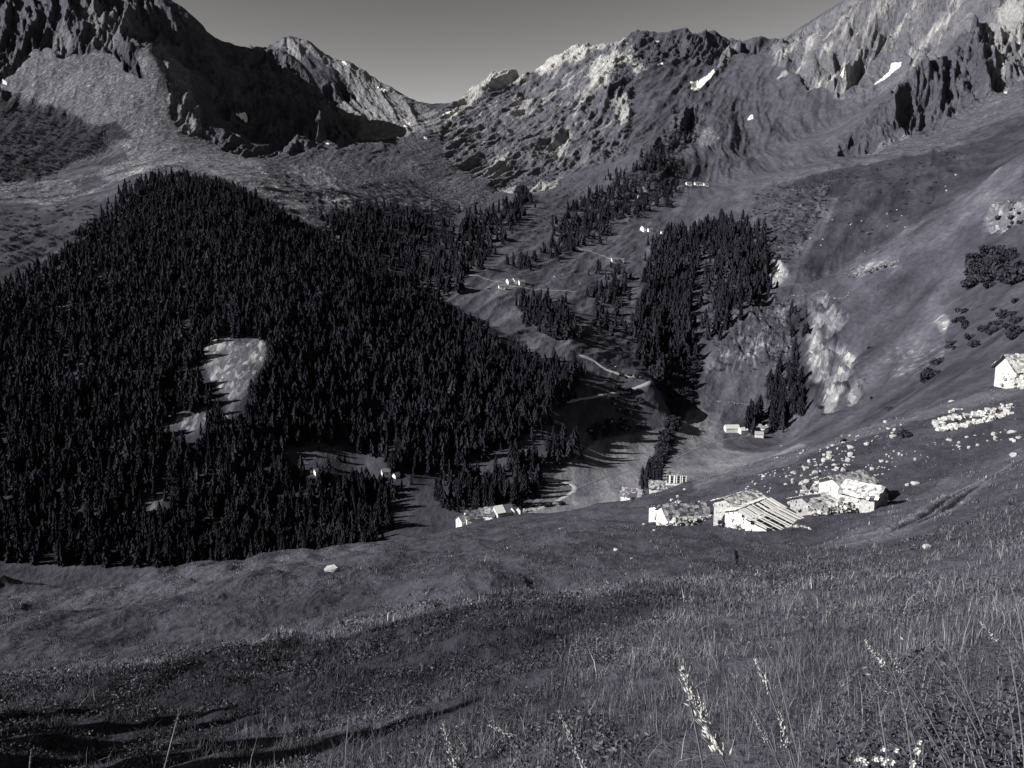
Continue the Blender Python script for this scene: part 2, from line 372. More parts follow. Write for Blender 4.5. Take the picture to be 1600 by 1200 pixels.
# stony openings in the left forest
paint([(322,530),(345,515),(385,518),(412,520),(418,560),(395,588),(385,612),(350,658),(360,628),(335,602),(318,570)], 420, 900, alb=0.16, scree=1, jit=7)
paint([(258,650),(275,640),(320,638),(335,655),(290,682),(255,668)], 420, 900, alb=0.12, scree=1, jit=8)
paint([(205,800),(240,770),(262,775),(240,800)], 420, 900, alb=0.12, scree=1, jit=6)
paint([(60,490),(110,455),(125,470),(90,495)], 420, 900, alb=0.11, scree=1, jit=6)
paint([(100,575),(130,555),(130,570),(105,590)], 420, 900, alb=0.1, scree=1, jit=6)
paint([(325,500),(395,515),(410,520),(380,540),(330,520)], 420, 900, alb=0.06, scree=.6, jit=6)
# grass slopes close to the camera: mottled heath and dry grass, plus painted shade
HP = fbm(GX / 6.5, GY / 8.0, 4, 301)
near = sstep(75, 55, GY)
ALB = ALB * (1 - near) + near * (0.046 + 0.030 * sstep(-.3, .4, HP))
paint([(380,1010),(560,975),(700,935),(790,925),(870,940),(1000,935),(1080,930),(1000,985),(880,1030),(760,1060),(600,1100),(400,1140),(200,1150),(0,1150),(0,1080),(200,1060)], 8, 60, alb=0.023, jit=22, w=.9)  # camera-facing hillock side: shade painted into the heath albedo
paint([(-300,1120),(0,1130),(200,1140),(420,1150),(620,1120),(760,1075),(800,1085),(640,1150),(480,1185),(300,1185),(150,1200),(-300,1230)], 5, 40, alb=0.026, jit=18, w=.6)  # dark band painted into the albedo as a cast shadow
paint([(900,1000),(1100,940),(1300,900),(1600,850),(1700,840),(1700,1080),(1400,1090),(1100,1130),(900,1130)], 2, 50, alb=0.078, jit=20, w=.8)
paint([(0,1040),(200,1029),(400,996),(560,969),(700,926),(860,931),(860,941),(700,940),(560,984),(400,1012),(200,1046),(0,1058)], 25, 48, alb=0.10, jit=5, w=.9)
paint([(870,915),(1000,905),(1200,900),(1000,925),(900,930)], 30, 75, alb=0.10, jit=6)
mid = sstep(55, 80, GY) * sstep(420, 400, GY)
MP = fbm(GX / 16.0, GY / 22.0, 4, 311)
ALB = ALB * (1 - mid) + mid * np.clip(0.050 + 0.026 * MP, 0.02, .10)
paint([(0,930),(180,916),(300,882),(430,868),(600,846),(600,862),(430,890),(250,930),(100,960),(0,965)], 100, 400, alb=0.095, jit=8, w=.7)
paint([(1180,860),(1300,820),(1420,770),(1400,800),(1350,850),(1250,880),(1000,900),(1000,890)], 40, 130, alb=0.05, jit=12)
paint([(1340,860),(1500,800),(1600,770),(1600,840),(1450,870)], 25, 110, alb=0.055, jit=10)
paint([(1400,790),(1480,740),(1600,700),(1600,725),(1500,765),(1420,830),(1300,860),(1250,860)], 40, 160, alb=0.072, jit=6)
paint([(1080,752),(1280,692),(1500,625),(1600,600),(1600,612),(1500,640),(1280,705),(1090,765)], 120, 330, alb=0.09, jit=5)

stk = fbm((.6 * GX - .8 * GZ) / 9.0, (.8 * GX + .6 * GZ) / 80.0, 4, 761)
pat = fbm(GX / 30, GY / 42, 4, 765)
ALB *= 1 + sstep(330, 420, GY) * sstep(1700, 1200, GY) * np.clip(.75 * stk + .55 * pat, -.45, .7)
# ------------------------------------------------------------------ relief
def blend_dirs(fn):
    ang = GX / (GY + Y0)
    wl = sstep(-0.06, -0.16, ang); wr = sstep(0.31, 0.37, ang); wb = sstep(0.13, 0.20, ang) - wr; wm = 1 - wl - wr - wb
    out = 0
    for w, th, s in ((wl, -52, 400), (wm, 40, 430), (wb, 47, 445), (wr, 53, 460)):      # tilted strata: beds dip across the faces
        sn, cs = math.sin(math.radians(th)), math.cos(math.radians(th))
        out = out + w * fn(sn * GX - cs * GZ, cs * GX + sn * GZ, s)
    return out


ROCK_B = ROCK.copy()
for _ in range(2):                                     # soft edges for the relief
    ROCK_B[1:-1, 1:-1] = (ROCK_B[1:-1, 1:-1] * 2 + ROCK_B[:-2, 1:-1] + ROCK_B[2:, 1:-1] + ROCK_B[1:-1, :-2] + ROCK_B[1:-1, 2:]) / 6
rib = blend_dirs(lambda c, a, s: ridged(c / 120.0 + .35 * fbm(a / 260, c / 260, 2, s + 3), a / 650.0, 5, s, 0.55)) - 0.55
rib3 = blend_dirs(lambda c, a, s: ridged(c / 17.0, a / 60.0, 3, s + 27, .6)) - .5
rib2 = blend_dirs(lambda c, a, s: ridged(c / 42.0 + .3 * fbm(a / 120, c / 120, 2, s + 5), a / 210.0, 4, s + 7, 0.6)) - 0.55
soft = blend_dirs(lambda c, a, s: fbm(c / 150.0, a / 420.0, 4, s + 13))
gul = blend_dirs(lambda c, a, s: ridged(c / 55.0, a / 420.0, 3, s + 19)) - 0.5
mt = sstep(1150, 1900, GY)
DZ = mt * (ROCK_B * ((88 + 62 * sstep(.3, .37, GX / (GY + Y0))) * rib + 36 * rib2 + 15 * rib3) + (1 - ROCK_B) * (34 * soft + 10 * gul + 8 * rib2 + 3 * rib3) * (1 - .6 * SCREE))
DZ *= 0.55 + 0.45 * sstep(1500, 2600, GY)
md = sstep(430, 600, GY) * (1 - mt)
DZ += md * ((1 - ROCK_B) * 3.0 * fbm(GX / 60, GY / 60, 4, 501) + (1 - .5 * ROCK_B) * sstep(640, 760, GY) * 5.5 * (ridged((-.9 * GX + .43 * GY) / 46, (.43 * GX + .9 * GY) / 210, 4, 505) - .5) + ROCK_B * (24 * (ridged((GX * .9 + GY * .2) / 26, (GY * .9 - GX * .2) / 70, 4, 511) - .55)))
SC = np.clip(SCREE, 0, 1)
sw = np.where(GY < 1050, 5.0, np.where(GY < 2300, 15.0, 30.0))
stones = np.maximum(0, perlin(GX / sw, GY / sw, 521)) ** 2 + .6 * np.maximum(0, perlin(GX / sw * 1.7 + 9, GY / sw * 1.7, 522)) ** 2
DZ += SC * sstep(400, 500, GY) * stones * np.clip(GY / 700, .7, 4.0)
rs_ = sstep(0.33, 0.42, GX / (GY + Y0)) * sstep(330, 420, GY) * sstep(1000, 800, GY)
DZ += rs_ * (3.6 * (ridged((-.75 * GX + .66 * GY) / 34, (.66 * GX + .75 * GY) / 150, 4, 525) - .5) + 2.5 * fbm(GX / 45, GY / 60, 3, 526))
hs = sstep(50, 75, GY) * sstep(430, 400, GY)
DZ += hs * (sstep(400, 240, GY) * (2.0 * fbm(GX / 24, GY / 40, 3, 531) + 1.3 * fbm(GX / 9 + GY / 40, GY / 26, 2, 537)) + 0.5 * fbm(GX / 6, GY / 11, 3, 532) + 0.13 * (ridged((GX + .35 * GY) / 2.2 + 1.5 * perlin(GX / 15, GY / 15, 536), GY / 22, 2, 535) - .5) + 0.14 * perlin(GX / 1.3, GY / 2, 533))
nr = sstep(62, 50, GY) * sstep(1.5, 6, GY)
DZ -= 2.6 * np.exp(-((GY - 53) / 6.5) ** 2) * sstep(900, 700, GU)
DZ += nr * ((0.75 * fbm(GX / 4.0, GY / 8, 3, 541) + .6 * fbm(GX / 11, GY / 16, 2, 543)) * sstep(4, 20, GY) + 0.10 * fbm(GX / 1.4, GY / 1.6, 3, 542))
GZ = GZ + DZ
GU1, GV1 = project(GX, GY, GZ)
LNB = gb


def ground(x, y):
    x = np.asarray(x, float); y = np.asarray(y, float)
    fa = np.interp(x / (y + Y0), ga, np.arange(NA)); fb = np.interp(np.log(y + Y0), gb, np.arange(NB))
    ia = np.clip(fa.astype(int), 0, NA - 2); ib = np.clip(fb.astype(int), 0, NB - 2)
    ta = fa - ia; tb = fb - ib
    return (GZ[ib, ia] * (1 - ta) * (1 - tb) + GZ[ib, ia + 1] * ta * (1 - tb) + GZ[ib + 1, ia] * (1 - ta) * tb + GZ[ib + 1, ia + 1] * ta * tb)


def sample(M, x, y):
    ia = np.clip(np.rint(np.interp(x / (y + Y0), ga, np.arange(NA))).astype(int), 0, NA - 1)
    ib = np.clip(np.rint(np.interp(np.log(y + Y0), gb, np.arange(NB))).astype(int), 0, NB - 1)
    return M[ib, ia]


_MY = np.exp(np.linspace(math.log(1.8), math.log(7000), 5000))


def hit(u, v, ymin=0):
    """where the sight line of a photo pixel meets the land"""
    kx, kz = ray(u, v)
    g = ground(kx * _MY, _MY)
    below = (kz * _MY < g) & (_MY > ymin)
    i = int(np.argmax(below)) if below.any() else len(_MY) - 1
    y0 = _MY[max(i - 1, 0)]; y1 = _MY[i]
    for _ in range(12):
        ym = 0.5 * (y0 + y1)
        if kz * ym < float(ground(kx * ym, ym)): y1 = ym
        else: y0 = ym
    y = 0.5 * (y0 + y1)
    return np.array([kx * y, y, float(ground(kx * y, y))])


# visibility of every grid vertex from the photo position, used only to choose which trees are worth modelling singly
RUNMIN = np.minimum.accumulate(project(GX, GY, GZ)[1], axis=0)


def visible(x, y, z, slack=2.0):
    u, v = project(x, y, z)
    return (v < sample(RUNMIN, x, y) + slack) & (u > 2) & (u < 1598) & (v > 2) & (v < 1198)
# ---- the rutted double track: two real ruts pressed into the slope, a grassy rib between them
TR = [(1640,706),(1600,722),(1560,738),(1520,758),(1480,783),(1440,810),(1395,832),(1340,847),(1280,860),(1235,869)]
tw = np.array([hit(u, v, 20)[:2] for u, v in TR])
fine = [tw[0]]
for a_, b_ in zip(tw[:-1], tw[1:]):
    for q in range(1, 13): fine.append(a_ + (b_ - a_) * q / 12)
fine = np.array(fine)
for _ in range(20): fine[1:-1] = (fine[:-2] + 2 * fine[1:-1] + fine[2:]) / 4
sel = (GY > 25) & (GY < 150) & (GU1 > 1150) & (GU1 < 1760) & (GV1 > 660) & (GV1 < 920)
ii = np.nonzero(sel); px_, py_ = GX[ii], GY[ii]
best = np.full(px_.shape, 1e9); side = np.zeros(px_.shape)
for a_, b_ in zip(fine[:-1], fine[1:]):
    d = b_ - a_; L2 = d @ d + 1e-9
    t_ = np.clip(((px_ - a_[0]) * d[0] + (py_ - a_[1]) * d[1]) / L2, 0, 1)
    ex_, ey_ = px_ - a_[0] - t_ * d[0], py_ - a_[1] - t_ * d[1]
    ds = np.hypot(ex_, ey_); m_ = ds < best
    best[m_] = ds[m_]; side[m_] = np.sign(d[0] * ey_ - d[1] * ex_)[m_]
wob = .25 * perlin(px_ / 5, py_ / 5, 551)
sd = best * side + wob
rut = np.exp(-((sd - .95) / .42) ** 2) + np.exp(-((sd + .95) / .42) ** 2)
bank = np.exp(-((sd - 2.1) / .6) ** 2) + np.exp(-((sd + 2.1) / .6) ** 2) + .8 * np.exp(-(sd / .45) ** 2)
fade = sstep(1250, 1340, GU1[ii]); rut *= fade; bank *= fade
flat = np.exp(-(best / 4.0) ** 2)
GZ[ii] -= .85 * flat * DZ[ii]
GZ[ii] += -0.4 * rut + 0.2 * bank
ALB[ii] = ALB[ii] * (1 - .8 * np.clip(bank, 0, 1)) + 0.13 * .8 * np.clip(bank, 0, 1)
ALB[ii] = ALB[ii] * (1 - .7 * np.clip(rut, 0, 1))  # ruts darkened in the albedo to imitate shade inside them
TRACKFREE = np.zeros(GX.shape, np.float32); TRACKFREE[ii] = np.clip(rut, 0, 1)
# ------------------------------------------------------------------ materials
def newmat(name):
    m = bpy.data.materials.new(name); m.use_nodes = True
    nt = m.node_tree; nt.nodes.clear()
    out = nt.nodes.new('ShaderNodeOutputMaterial'); b = nt.nodes.new('ShaderNodeBsdfPrincipled')
    nt.links.new(b.outputs[0], out.inputs[0])
    b.inputs['Roughness'].default_value = 0.9
    b.inputs['Specular IOR Level'].default_value = 0.15
    return m, nt, b


def N(nt, typ, **kw):
    nd = nt.nodes.new(typ)
    for k, v in kw.items(): setattr(nd, k, v)
    return nd


def link(nt, a, b): nt.links.new(a, b)


def math_node(nt, op, a, b=None, clamp=False):
    nd = N(nt, 'ShaderNodeMath', operation=op, use_clamp=clamp)
    for i, x in enumerate((a, b)):
        if x is None: continue
        if isinstance(x, (int, float)): nd.inputs[i].default_value = x
        else: link(nt, x, nd.inputs[i])
    return nd.outputs[0]


def noise(nt, scale, detail=4, rough=.55, vec=None, dist=0.0):
    nd = N(nt, 'ShaderNodeTexNoise'); nd.inputs['Scale'].default_value = scale; nd.inputs['Detail'].default_value = detail
    nd.inputs['Roughness'].default_value = rough; nd.inputs['Distortion'].default_value = dist
    if vec is not None: link(nt, vec, nd.inputs['Vector'])
    return nd.outputs['Fac']


def maprange(nt, x, a, b, c, d, smooth=False):
    nd = N(nt, 'ShaderNodeMapRange')
    if smooth: nd.interpolation_type = 'SMOOTHSTEP'
    link(nt, x, nd.inputs[0])
    for i, v in enumerate((a, b, c, d)): nd.inputs[1 + i].default_value = v
    return nd.outputs[0]


def tinted(nt, val, bsdf):
    """toned grey: cool in the dark materials, neutral-warm in the pale ones"""
    r = N(nt, 'ShaderNodeValToRGB')
    e = r.color_ramp.elements
    e[0].position = 0.0; e[0].color = (0, 0, 0, 1)
    e[1].position = 1.0; e[1].color = (1.0, 0.985, 0.94, 1)
    for p, c in ((0.03, (.0274, .0272, .0365)), (0.09, (.0845, .0838, .1035)), (0.2, (.1965, .194, .208)), (.45, (.452, .445, .43))):
        k = e.new(p); k.color = (*c, 1)
    link(nt, val, r.inputs[0]); link(nt, r.outputs[0], bsdf.inputs['Base Color'])


def bump(nt, h, strength, dist, bsdf):
    b = N(nt, 'ShaderNodeBump'); b.inputs['Strength'].default_value = strength; b.inputs['Distance'].default_value = dist
    link(nt, h, b.inputs['Height']); link(nt, b.outputs[0], bsdf.inputs['Normal'])


def land_material(name, s_fine, s_mid, stone, bdist, bstr=.9):
    m, nt, b = newmat(name)
    geo = N(nt, 'ShaderNodeNewGeometry'); mp_ = N(nt, 'ShaderNodeMapping'); mp_.inputs['Scale'].default_value = (1.0, .38, .38); link(nt, geo.outputs['Position'], mp_.inputs['Vector']); pos = mp_.outputs[0]
    alb = N(nt, 'ShaderNodeAttribute', attribute_name='albedo').outputs['Fac']
    scr = N(nt, 'ShaderNodeAttribute', attribute_name='scree').outputs['Fac']
    rck = N(nt, 'ShaderNodeAttribute', attribute_name='rock').outputs['Fac']
    n1 = noise(nt, s_fine, 5, .65, pos); n2 = noise(nt, s_mid, 4, .6, pos)
    f = math_node(nt, 'MULTIPLY', maprange(nt, n1, .25, .75, .6, 1.4), maprange(nt, n2, .3, .7, .72, 1.28))
    v = math_node(nt, 'MULTIPLY', alb, f)
    vo = N(nt, 'ShaderNodeTexVoronoi'); vo.inputs['Scale'].default_value = stone; link(nt, pos, vo.inputs['Vector'])
    sep = N(nt, 'ShaderNodeSeparateColor'); link(nt, vo.outputs['Color'], sep.inputs[0])
    spk = math_node(nt, 'ADD', maprange(nt, sep.outputs[0], .55, 1.0, .62, 1.9), maprange(nt, n1, .55, .72, 0, .5))
    spk = math_node(nt, 'ADD', math_node(nt, 'MULTIPLY', math_node(nt, 'SUBTRACT', spk, 1.0), scr), 1.0)
    v = math_node(nt, 'MULTIPLY', v, spk)
    tinted(nt, v, b)
    h = math_node(nt, 'ADD', math_node(nt, 'MULTIPLY', n1, 1.0), math_node(nt, 'MULTIPLY', n2, 1.6))
    h = math_node(nt, 'MULTIPLY', h, math_node(nt, 'ADD', math_node(nt, 'MULTIPLY', rck, 3.4), .6))
    h = math_node(nt, 'ADD', h, math_node(nt, 'MULTIPLY', math_node(nt, 'MULTIPLY', sep.outputs[0], scr), .45))
    bump(nt, h, bstr, bdist, b)
    return m


M_NEAR = land_material('meadow_turf', 2.6, 0.45, 1.2, 0.35)
M_VALLEY = land_material('valley_turf', 0.40, 0.06, 0.45, 2.2, .55)
M_FAR = land_material('mountain_rock', 0.15, 0.022, 0.55, 5.0)


def simple_mat(name, val, amp=.35, scale=3.0, rough=.9, coord='Object', bmp=0.0, bd=.05, spec=.15, attr=None):
    m, nt, b = newmat(name)
    tc = N(nt, 'ShaderNodeTexCoord').outputs[coord]
    n1 = noise(nt, scale, 5, .65, tc)
    v = math_node(nt, 'MULTIPLY', maprange(nt, n1, .25, .75, 1 - amp, 1 + amp), val)
    if attr: v = math_node(nt, 'MULTIPLY', v, N(nt, 'ShaderNodeAttribute', attribute_name=attr).outputs['Fac'])
    tinted(nt, v, b)
    b.inputs['Roughness'].default_value = rough; b.inputs['Specular IOR Level'].default_value = spec
    if bmp: bump(nt, n1, bmp, bd, b)
    return m


# ------------------------------------------------------------------ object helpers
def tag(o, label=None, cat=None, group=None, kind=None):
    if label: o['label'] = label
    if cat: o['category'] = cat
    if group: o['group'] = group
    if kind: o['kind'] = kind
    return o


def mesh_np(name, verts, faces_flat, sizes, mat=None, smooth=False, attrs=None):
    """verts (n,3), flat corner indices and polygon sizes -> mesh"""
    me = bpy.data.meshes.new(name)
    nv = len(verts); npoly = len(sizes)
    me.vertices.add(nv); me.vertices.foreach_set('co', np.ascontiguousarray(verts, np.float32).ravel())
    me.loops.add(len(faces_flat)); me.loops.foreach_set('vertex_index', np.ascontiguousarray(faces_flat, np.int32))
    me.polygons.add(npoly)
    st = np.concatenate([[0], np.cumsum(sizes)[:-1]]).astype(np.int32)
    me.polygons.foreach_set('loop_start', st)
    try: me.polygons.foreach_set('loop_total', np.asarray(sizes, np.int32))
    except Exception: pass
    me.polygons.foreach_set('use_smooth', np.full(npoly, bool(smooth)))
    if attrs:
        for k, a in attrs.items():
            at = me.attributes.new(k, 'FLOAT', 'POINT'); at.data.foreach_set('value', np.ascontiguousarray(a, np.float32).ravel())
    me.update(calc_edges=True)
    if mat: me.materials.append(mat)
    return me


def link_obj(name, me, parent=None, loc=None):
    o = bpy.data.objects.new(name, me); COL.objects.link(o)
    if parent is not None: o.parent = parent
    if loc is not None: o.location = loc
    return o


def empty(name, loc=(0, 0, 0), rz=0.0):
    o = bpy.data.objects.new(name, None); COL.objects.link(o); o.location = loc; o.rotation_euler = (0, 0, rz)
    o.empty_display_size = .3
    return o


class MB:
    def __init__(s): s.v = []; s.f = []; s.t = []

    def add(s, vs, fs, tone=1.0):
        k = len(s.v); s.v += [tuple(v) for v in vs]; s.f += [tuple(i + k for i in f) for f in fs]; s.t += [tone] * len(vs); return s

    def box(s, c, size, R=None, tone=1.0, taper=None):
        sx, sy, sz = (x / 2 for x in size); vs = []
        for z in (-1, 1):
            for (x, y) in ((-1, -1), (1, -1), (1, 1), (-1, 1)):
                p = Vector((x * sx, y * sy, z * sz))
                if R is not None: p = R @ p
                vs.append((p.x + c[0], p.y + c[1], p.z + c[2]))
        return s.add(vs, [(0, 3, 2, 1), (4, 5, 6, 7), (0, 1, 5, 4), (1, 2, 6, 5), (2, 3, 7, 6), (3, 0, 4, 7)], tone)

    def tube(s, pts, rads, n=6, tone=1.0):
        pts = [Vector(p) for p in pts]; rings = []
        k = len(s.v)
        for i, p in enumerate(pts):
            d = (pts[min(i + 1, len(pts) - 1)] - pts[max(i - 1, 0)]).normalized()
            a = d.orthogonal().normalized(); b = d.cross(a)
            for j in range(n):
                t = 2 * math.pi * j / n
                s.v.append(tuple(p + (a * math.cos(t) + b * math.sin(t)) * rads[i])); s.t.append(tone)
        for i in range(len(pts) - 1):
            for j in range(n):
                s.f.append((k + i * n + j, k + i * n + (j + 1) % n, k + (i + 1) * n + (j + 1) % n, k + (i + 1) * n + j))
        s.f.append(tuple(k + (len(pts) - 1) * n + j for j in range(n))); s.f.append(tuple(k + n - 1 - j for j in range(n)))
        return s

    def mesh(s, name, mat, smooth=False):
        me = bpy.data.meshes.new(name); me.from_pydata(s.v, [], s.f); me.update()
        at = me.attributes.new('tone', 'FLOAT', 'POINT'); at.data.foreach_set('value', np.array(s.t, np.float32))
        if smooth: me.polygons.foreach_set('use_smooth', np.full(len(me.polygons), True))
        me.materials.append(mat); return me

    def build(s, name, mat, parent=None, loc=None, smooth=False):
        return link_obj(name, s.mesh(name, mat, smooth), parent, loc)


# ------------------------------------------------------------------ land meshes
def land_piece(name, facemask, mat, label):
    rows, cols = np.nonzero(facemask)
    a = rows * NA + cols
    quads = np.stack([a, a + 1, a + 1 + NA, a + NA], 1)
    used, inv = np.unique(quads.ravel(), return_inverse=True)
    vs = np.stack([GX.ravel()[used], GY.ravel()[used], GZ.ravel()[used]], 1)
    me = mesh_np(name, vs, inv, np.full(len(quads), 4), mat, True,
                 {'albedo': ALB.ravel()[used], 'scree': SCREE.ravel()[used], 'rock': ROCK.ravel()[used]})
    return tag(link_obj(name, me), label, kind='structure')


LB_U = [-3000, 0, 180, 300, 420, 600, 720, 830, 940, 1000, 1090, 1200, 1280, 1400, 1500, 1600, 4000]
LB_Y = [205, 200, 212, 265, 320, 350, 412, 412, 360, 345, 330, 318, 310, 295, 275, 250, 200]
FY = GY[:-1, :-1]; FA = GX[:-1, :-1] / (GY[:-1, :-1] + Y0)
FU = 800 + FPX * FA * 1.0
hill = FY < np.interp(FU, LB_U, LB_Y)
valley = (~hill) & (FY < np.interp(FU, [0, 280, 520, 700, 950, 1100, 1300, 1600], [960, 960, 1000, 1300, 1650, 1650, 1230, 1180]))
rest = ~(hill | valley)
lm = rest & (FU < 705)
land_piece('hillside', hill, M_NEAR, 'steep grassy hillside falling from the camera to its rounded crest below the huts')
land_piece('valley', valley, M_VALLEY, 'wooded valley floor and slopes between the near hillside and the mountains')
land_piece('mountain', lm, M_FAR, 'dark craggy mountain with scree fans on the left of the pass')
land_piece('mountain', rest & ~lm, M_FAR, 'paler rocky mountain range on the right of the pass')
# ------------------------------------------------------------------ conifers
M_NEEDLE = simple_mat('needles', 0.018, .45, 1.6, .95, 'Object', attr='tone', spec=.05)
M_BARK = simple_mat('bark', 0.05, .3, 2.0, .95)
M_LEAF = simple_mat('dark_leaves', 0.033, .4, 1.2, .9, 'Object', attr='tone', spec=.08)


def conifer_arrays(layers, sides, width, seed, bare=.06):
    """jagged tiers of drooping boughs, unit height"""
    r = np.random.default_rng(seed); V = []; F = []; T = []
    for l in range(layers):
        t = l / layers
        zb = bare + (1 - bare) * t
        zt = min(1.0, zb + (1 - bare) * (1.9 / layers) + .03)
        rad = width * (1 - t) ** .62 * r.uniform(.82, 1.15) + .012
        k = len(V); ox, oy = r.uniform(-.012, .012, 2)
        V.append((ox, oy, zt)); T.append(1.15)
        ph = r.uniform(0, 6.28)
        for j in range(sides * 2):
            a = ph + math.pi * j / sides
            rr = rad * ((r.uniform(.8, 1.25)) if j % 2 == 0 else r.uniform(.42, .62))
            V.append((ox + rr * math.cos(a), oy + rr * math.sin(a), zb + r.uniform(-.03, .015) + (0.02 if j % 2 else -.015))); T.append(r.uniform(.7, 1.3))
        n2 = sides * 2
        for j in range(n2): F.append((k, k + 1 + j, k + 1 + (j + 1) % n2))
    return np.array(V), np.array(F), np.array(T)


PROTO_LOW = [conifer_arrays(6, 5, w, 40 + i) for i, w in enumerate((.17, .21, .145, .26, .19, .23))]
PROTO_HI = [conifer_arrays(10, 8, w, 60 + i) for i, w in enumerate((.17, .20, .15))]
CLEAR = [[(314,548),(345,528),(385,526),(420,532),(424,570),(404,610),(394,640),(352,690),(350,660),(330,628),(312,595)],
         [(254,664),(278,646),(325,644),(340,668),(296,706),(250,688)], [(60,500),(110,470),(122,480),(90,505)], [(205,808),(240,782),(262,785),(240,808)],
         [(95,590),(130,565),(128,582),(105,600)], [(290,585),(312,565),(318,600),(300,610)], [(120,345),(160,330),(175,350),(130,365)]]
WOODS = {  # name: polygon of trunk feet, distance range, square metres per tree, mean height, what it is called
    'hill': ([(-160,500),(0,455),(90,410),(150,345),(190,308),(235,286),(290,281),(350,294),(410,320),(450,346),(520,386),(600,429),(680,480),(750,520),(800,550),(860,582),(905,598),(885,630),(850,668),(790,696),(720,722),(640,738),(620,735),(560,704),(500,690),(470,698),(440,715),(455,745),(500,765),(560,757),(612,765),(600,800),(590,840),(600,868),(300,1000),(-160,1000)],
             415, 965, 10.5, 9.2, 'dense conifer wood on the left hill'),
    'upper': ([(500,345),(560,325),(640,335),(700,345),(722,405),(738,445),(690,480),(610,425),(545,388)], 930, 1560, 75, 12.5, 'open wood between the boulders behind the left hill'),
    'gap': ([(720,345),(800,328),(818,303),(832,312),(785,378),(752,425),(722,418),(706,375)], 1000, 1700, 75, 14, 'narrow wood above the end of the valley path'),
    'bench': ([(790,412),(885,388),(872,405),(802,420)], 1000, 1500, 70, 11, 'belt of conifers on the upper pasture'),
    'clump': ([(808,482),(850,470),(898,508),(912,534),(872,532),(825,502)], 720, 1060, 34, 14, 'clump of conifers on the pasture above the track'),
    'spurfoot': ([(850,575),(900,572),(915,595),(882,615),(850,648)], 560, 780, 34, 13, 'edge of the left wood beside the track'),
    'dark': ([(1022,380),(1080,362),(1130,348),(1182,360),(1202,405),(1205,445),(1172,484),(1130,526),(1100,560),(1060,580),(1000,572),(986,530),(1000,488),(1010,435)], 740, 1500, 46, 15, 'dark wood on the steep slope left of the ravine'),
    'patches': ([(925,430),(960,420),(988,435),(978,475),(988,524),(940,520),(930,475)], 800, 1250, 120, 12, 'scattered conifers beside the dark wood'),
    'knob': ([(860,358),(920,305),(990,258),(1030,243),(1062,275),(1050,322),(980,335),(930,385),(880,398)], 1150, 2050, 130, 13, 'stunted conifers on the rocky knob'),
    'strip': ([(670,745),(760,742),(830,708),(872,692),(905,686),(905,712),(855,742),(815,790),(720,808),(680,790)], 470, 650, 27, 10.5, 'wooded strip above the pale meadow'),
    'fringe': ([(590,800),(615,772),(640,760),(600,840)], 440, 560, 40, 11, 'fringe of the left wood by the small huts'),
    'ravine': ([(1150,672),(1195,645),(1212,575),(1250,560),(1264,612),(1252,655),(1215,676)], 630, 830, 26, 13.5, 'tall conifers above the hamlet'),
    'ravinetop': ([(1218,485),(1258,478),(1262,560),(1235,562)], 680, 980, 70, 9, 'conifers inside the steep ravine'),
    'verge': ([(560,704),(500,690),(440,715),(455,745),(612,765),(640,740),(720,722),(800,690),(800,705),(720,740),(650,790)], 430, 800, 420, 7.0, 'sparse margin of the left wood'),
    'brook': ([(1000,760),(1012,745),(1035,742),(1040,756),(1010,764)], 440, 620, 22, 10, 'trees at the brook behind the ruined huts'),
}
FLOORD = [(0.0, 0.0)]
rows_ = []   # x, y, z, h, wood index
wn_ = list(WOODS)
for wi, nm in enumerate(wn_):
    poly, y0, y1, m2, hgt, desc = WOODS[nm]
    us = [p[0] for p in poly]; vs = [p[1] for p in poly]
    amin = ray(min(us), 500)[0]; amax = ray(max(us), 500)[0]
    xa, xb = min(amin * y0, amin * y1) * 1.06 - 5, max(amax * y0, amax * y1) * 1.06 + 5
    cnt = int((xb - xa) * (y1 - y0) / m2)
    x = RNG.uniform(xa, xb, cnt); y = RNG.uniform(y0, y1, cnt); z = ground(x, y)
    u, v = project(x, y, z)
    ju = u + 10 * perlin(x / 14, y / 14, 601) + RNG.normal(0, 7, cnt) * (RNG.random(cnt) < .35); jv = v + 7 * perlin(x / 14, y / 14, 602) + RNG.normal(0, 8, cnt) * (RNG.random(cnt) < .35)
    ok = inpoly(ju, jv, poly)
    for c in CLEAR: ok &= ~inpoly(ju, jv, c)
    dens = fbm(x / 38, y / 38, 3, 605)
    ok &= RNG.random(cnt) < np.clip(.86 + .55 * dens, .25, 1)
    if nm == 'dark': ok &= ~(inpoly(ju, jv, [(1086,395),(1118,372),(1134,450),(1112,530),(1084,552),(1076,470)]) & (RNG.random(cnt) < .8))
    if nm == 'hill': ok &= ~((y > 800) & (u < 180) & (RNG.random(cnt) < .6))
    x, y, z = x[ok], y[ok], z[ok]
    h = hgt * np.clip(RNG.lognormal(0, .33, len(x)), .3, 1.7) * (1 - .25 * sstep(560, 900, y) * (nm == 'hill'))
    rows_.append(np.stack([x, y, z, h, np.full(len(x), wi)], 1))
TREES = np.concatenate(rows_)
vis = visible(TREES[:, 0], TREES[:, 1], TREES[:, 2] + TREES[:, 3] * .75)
size = np.where(vis, TREES[:, 3] / TREES[:, 1], 0)
# the 290 that show largest, taken over every wood
order = np.argsort(-size)
single = np.zeros(len(TREES), bool); single[order[:290]] = True
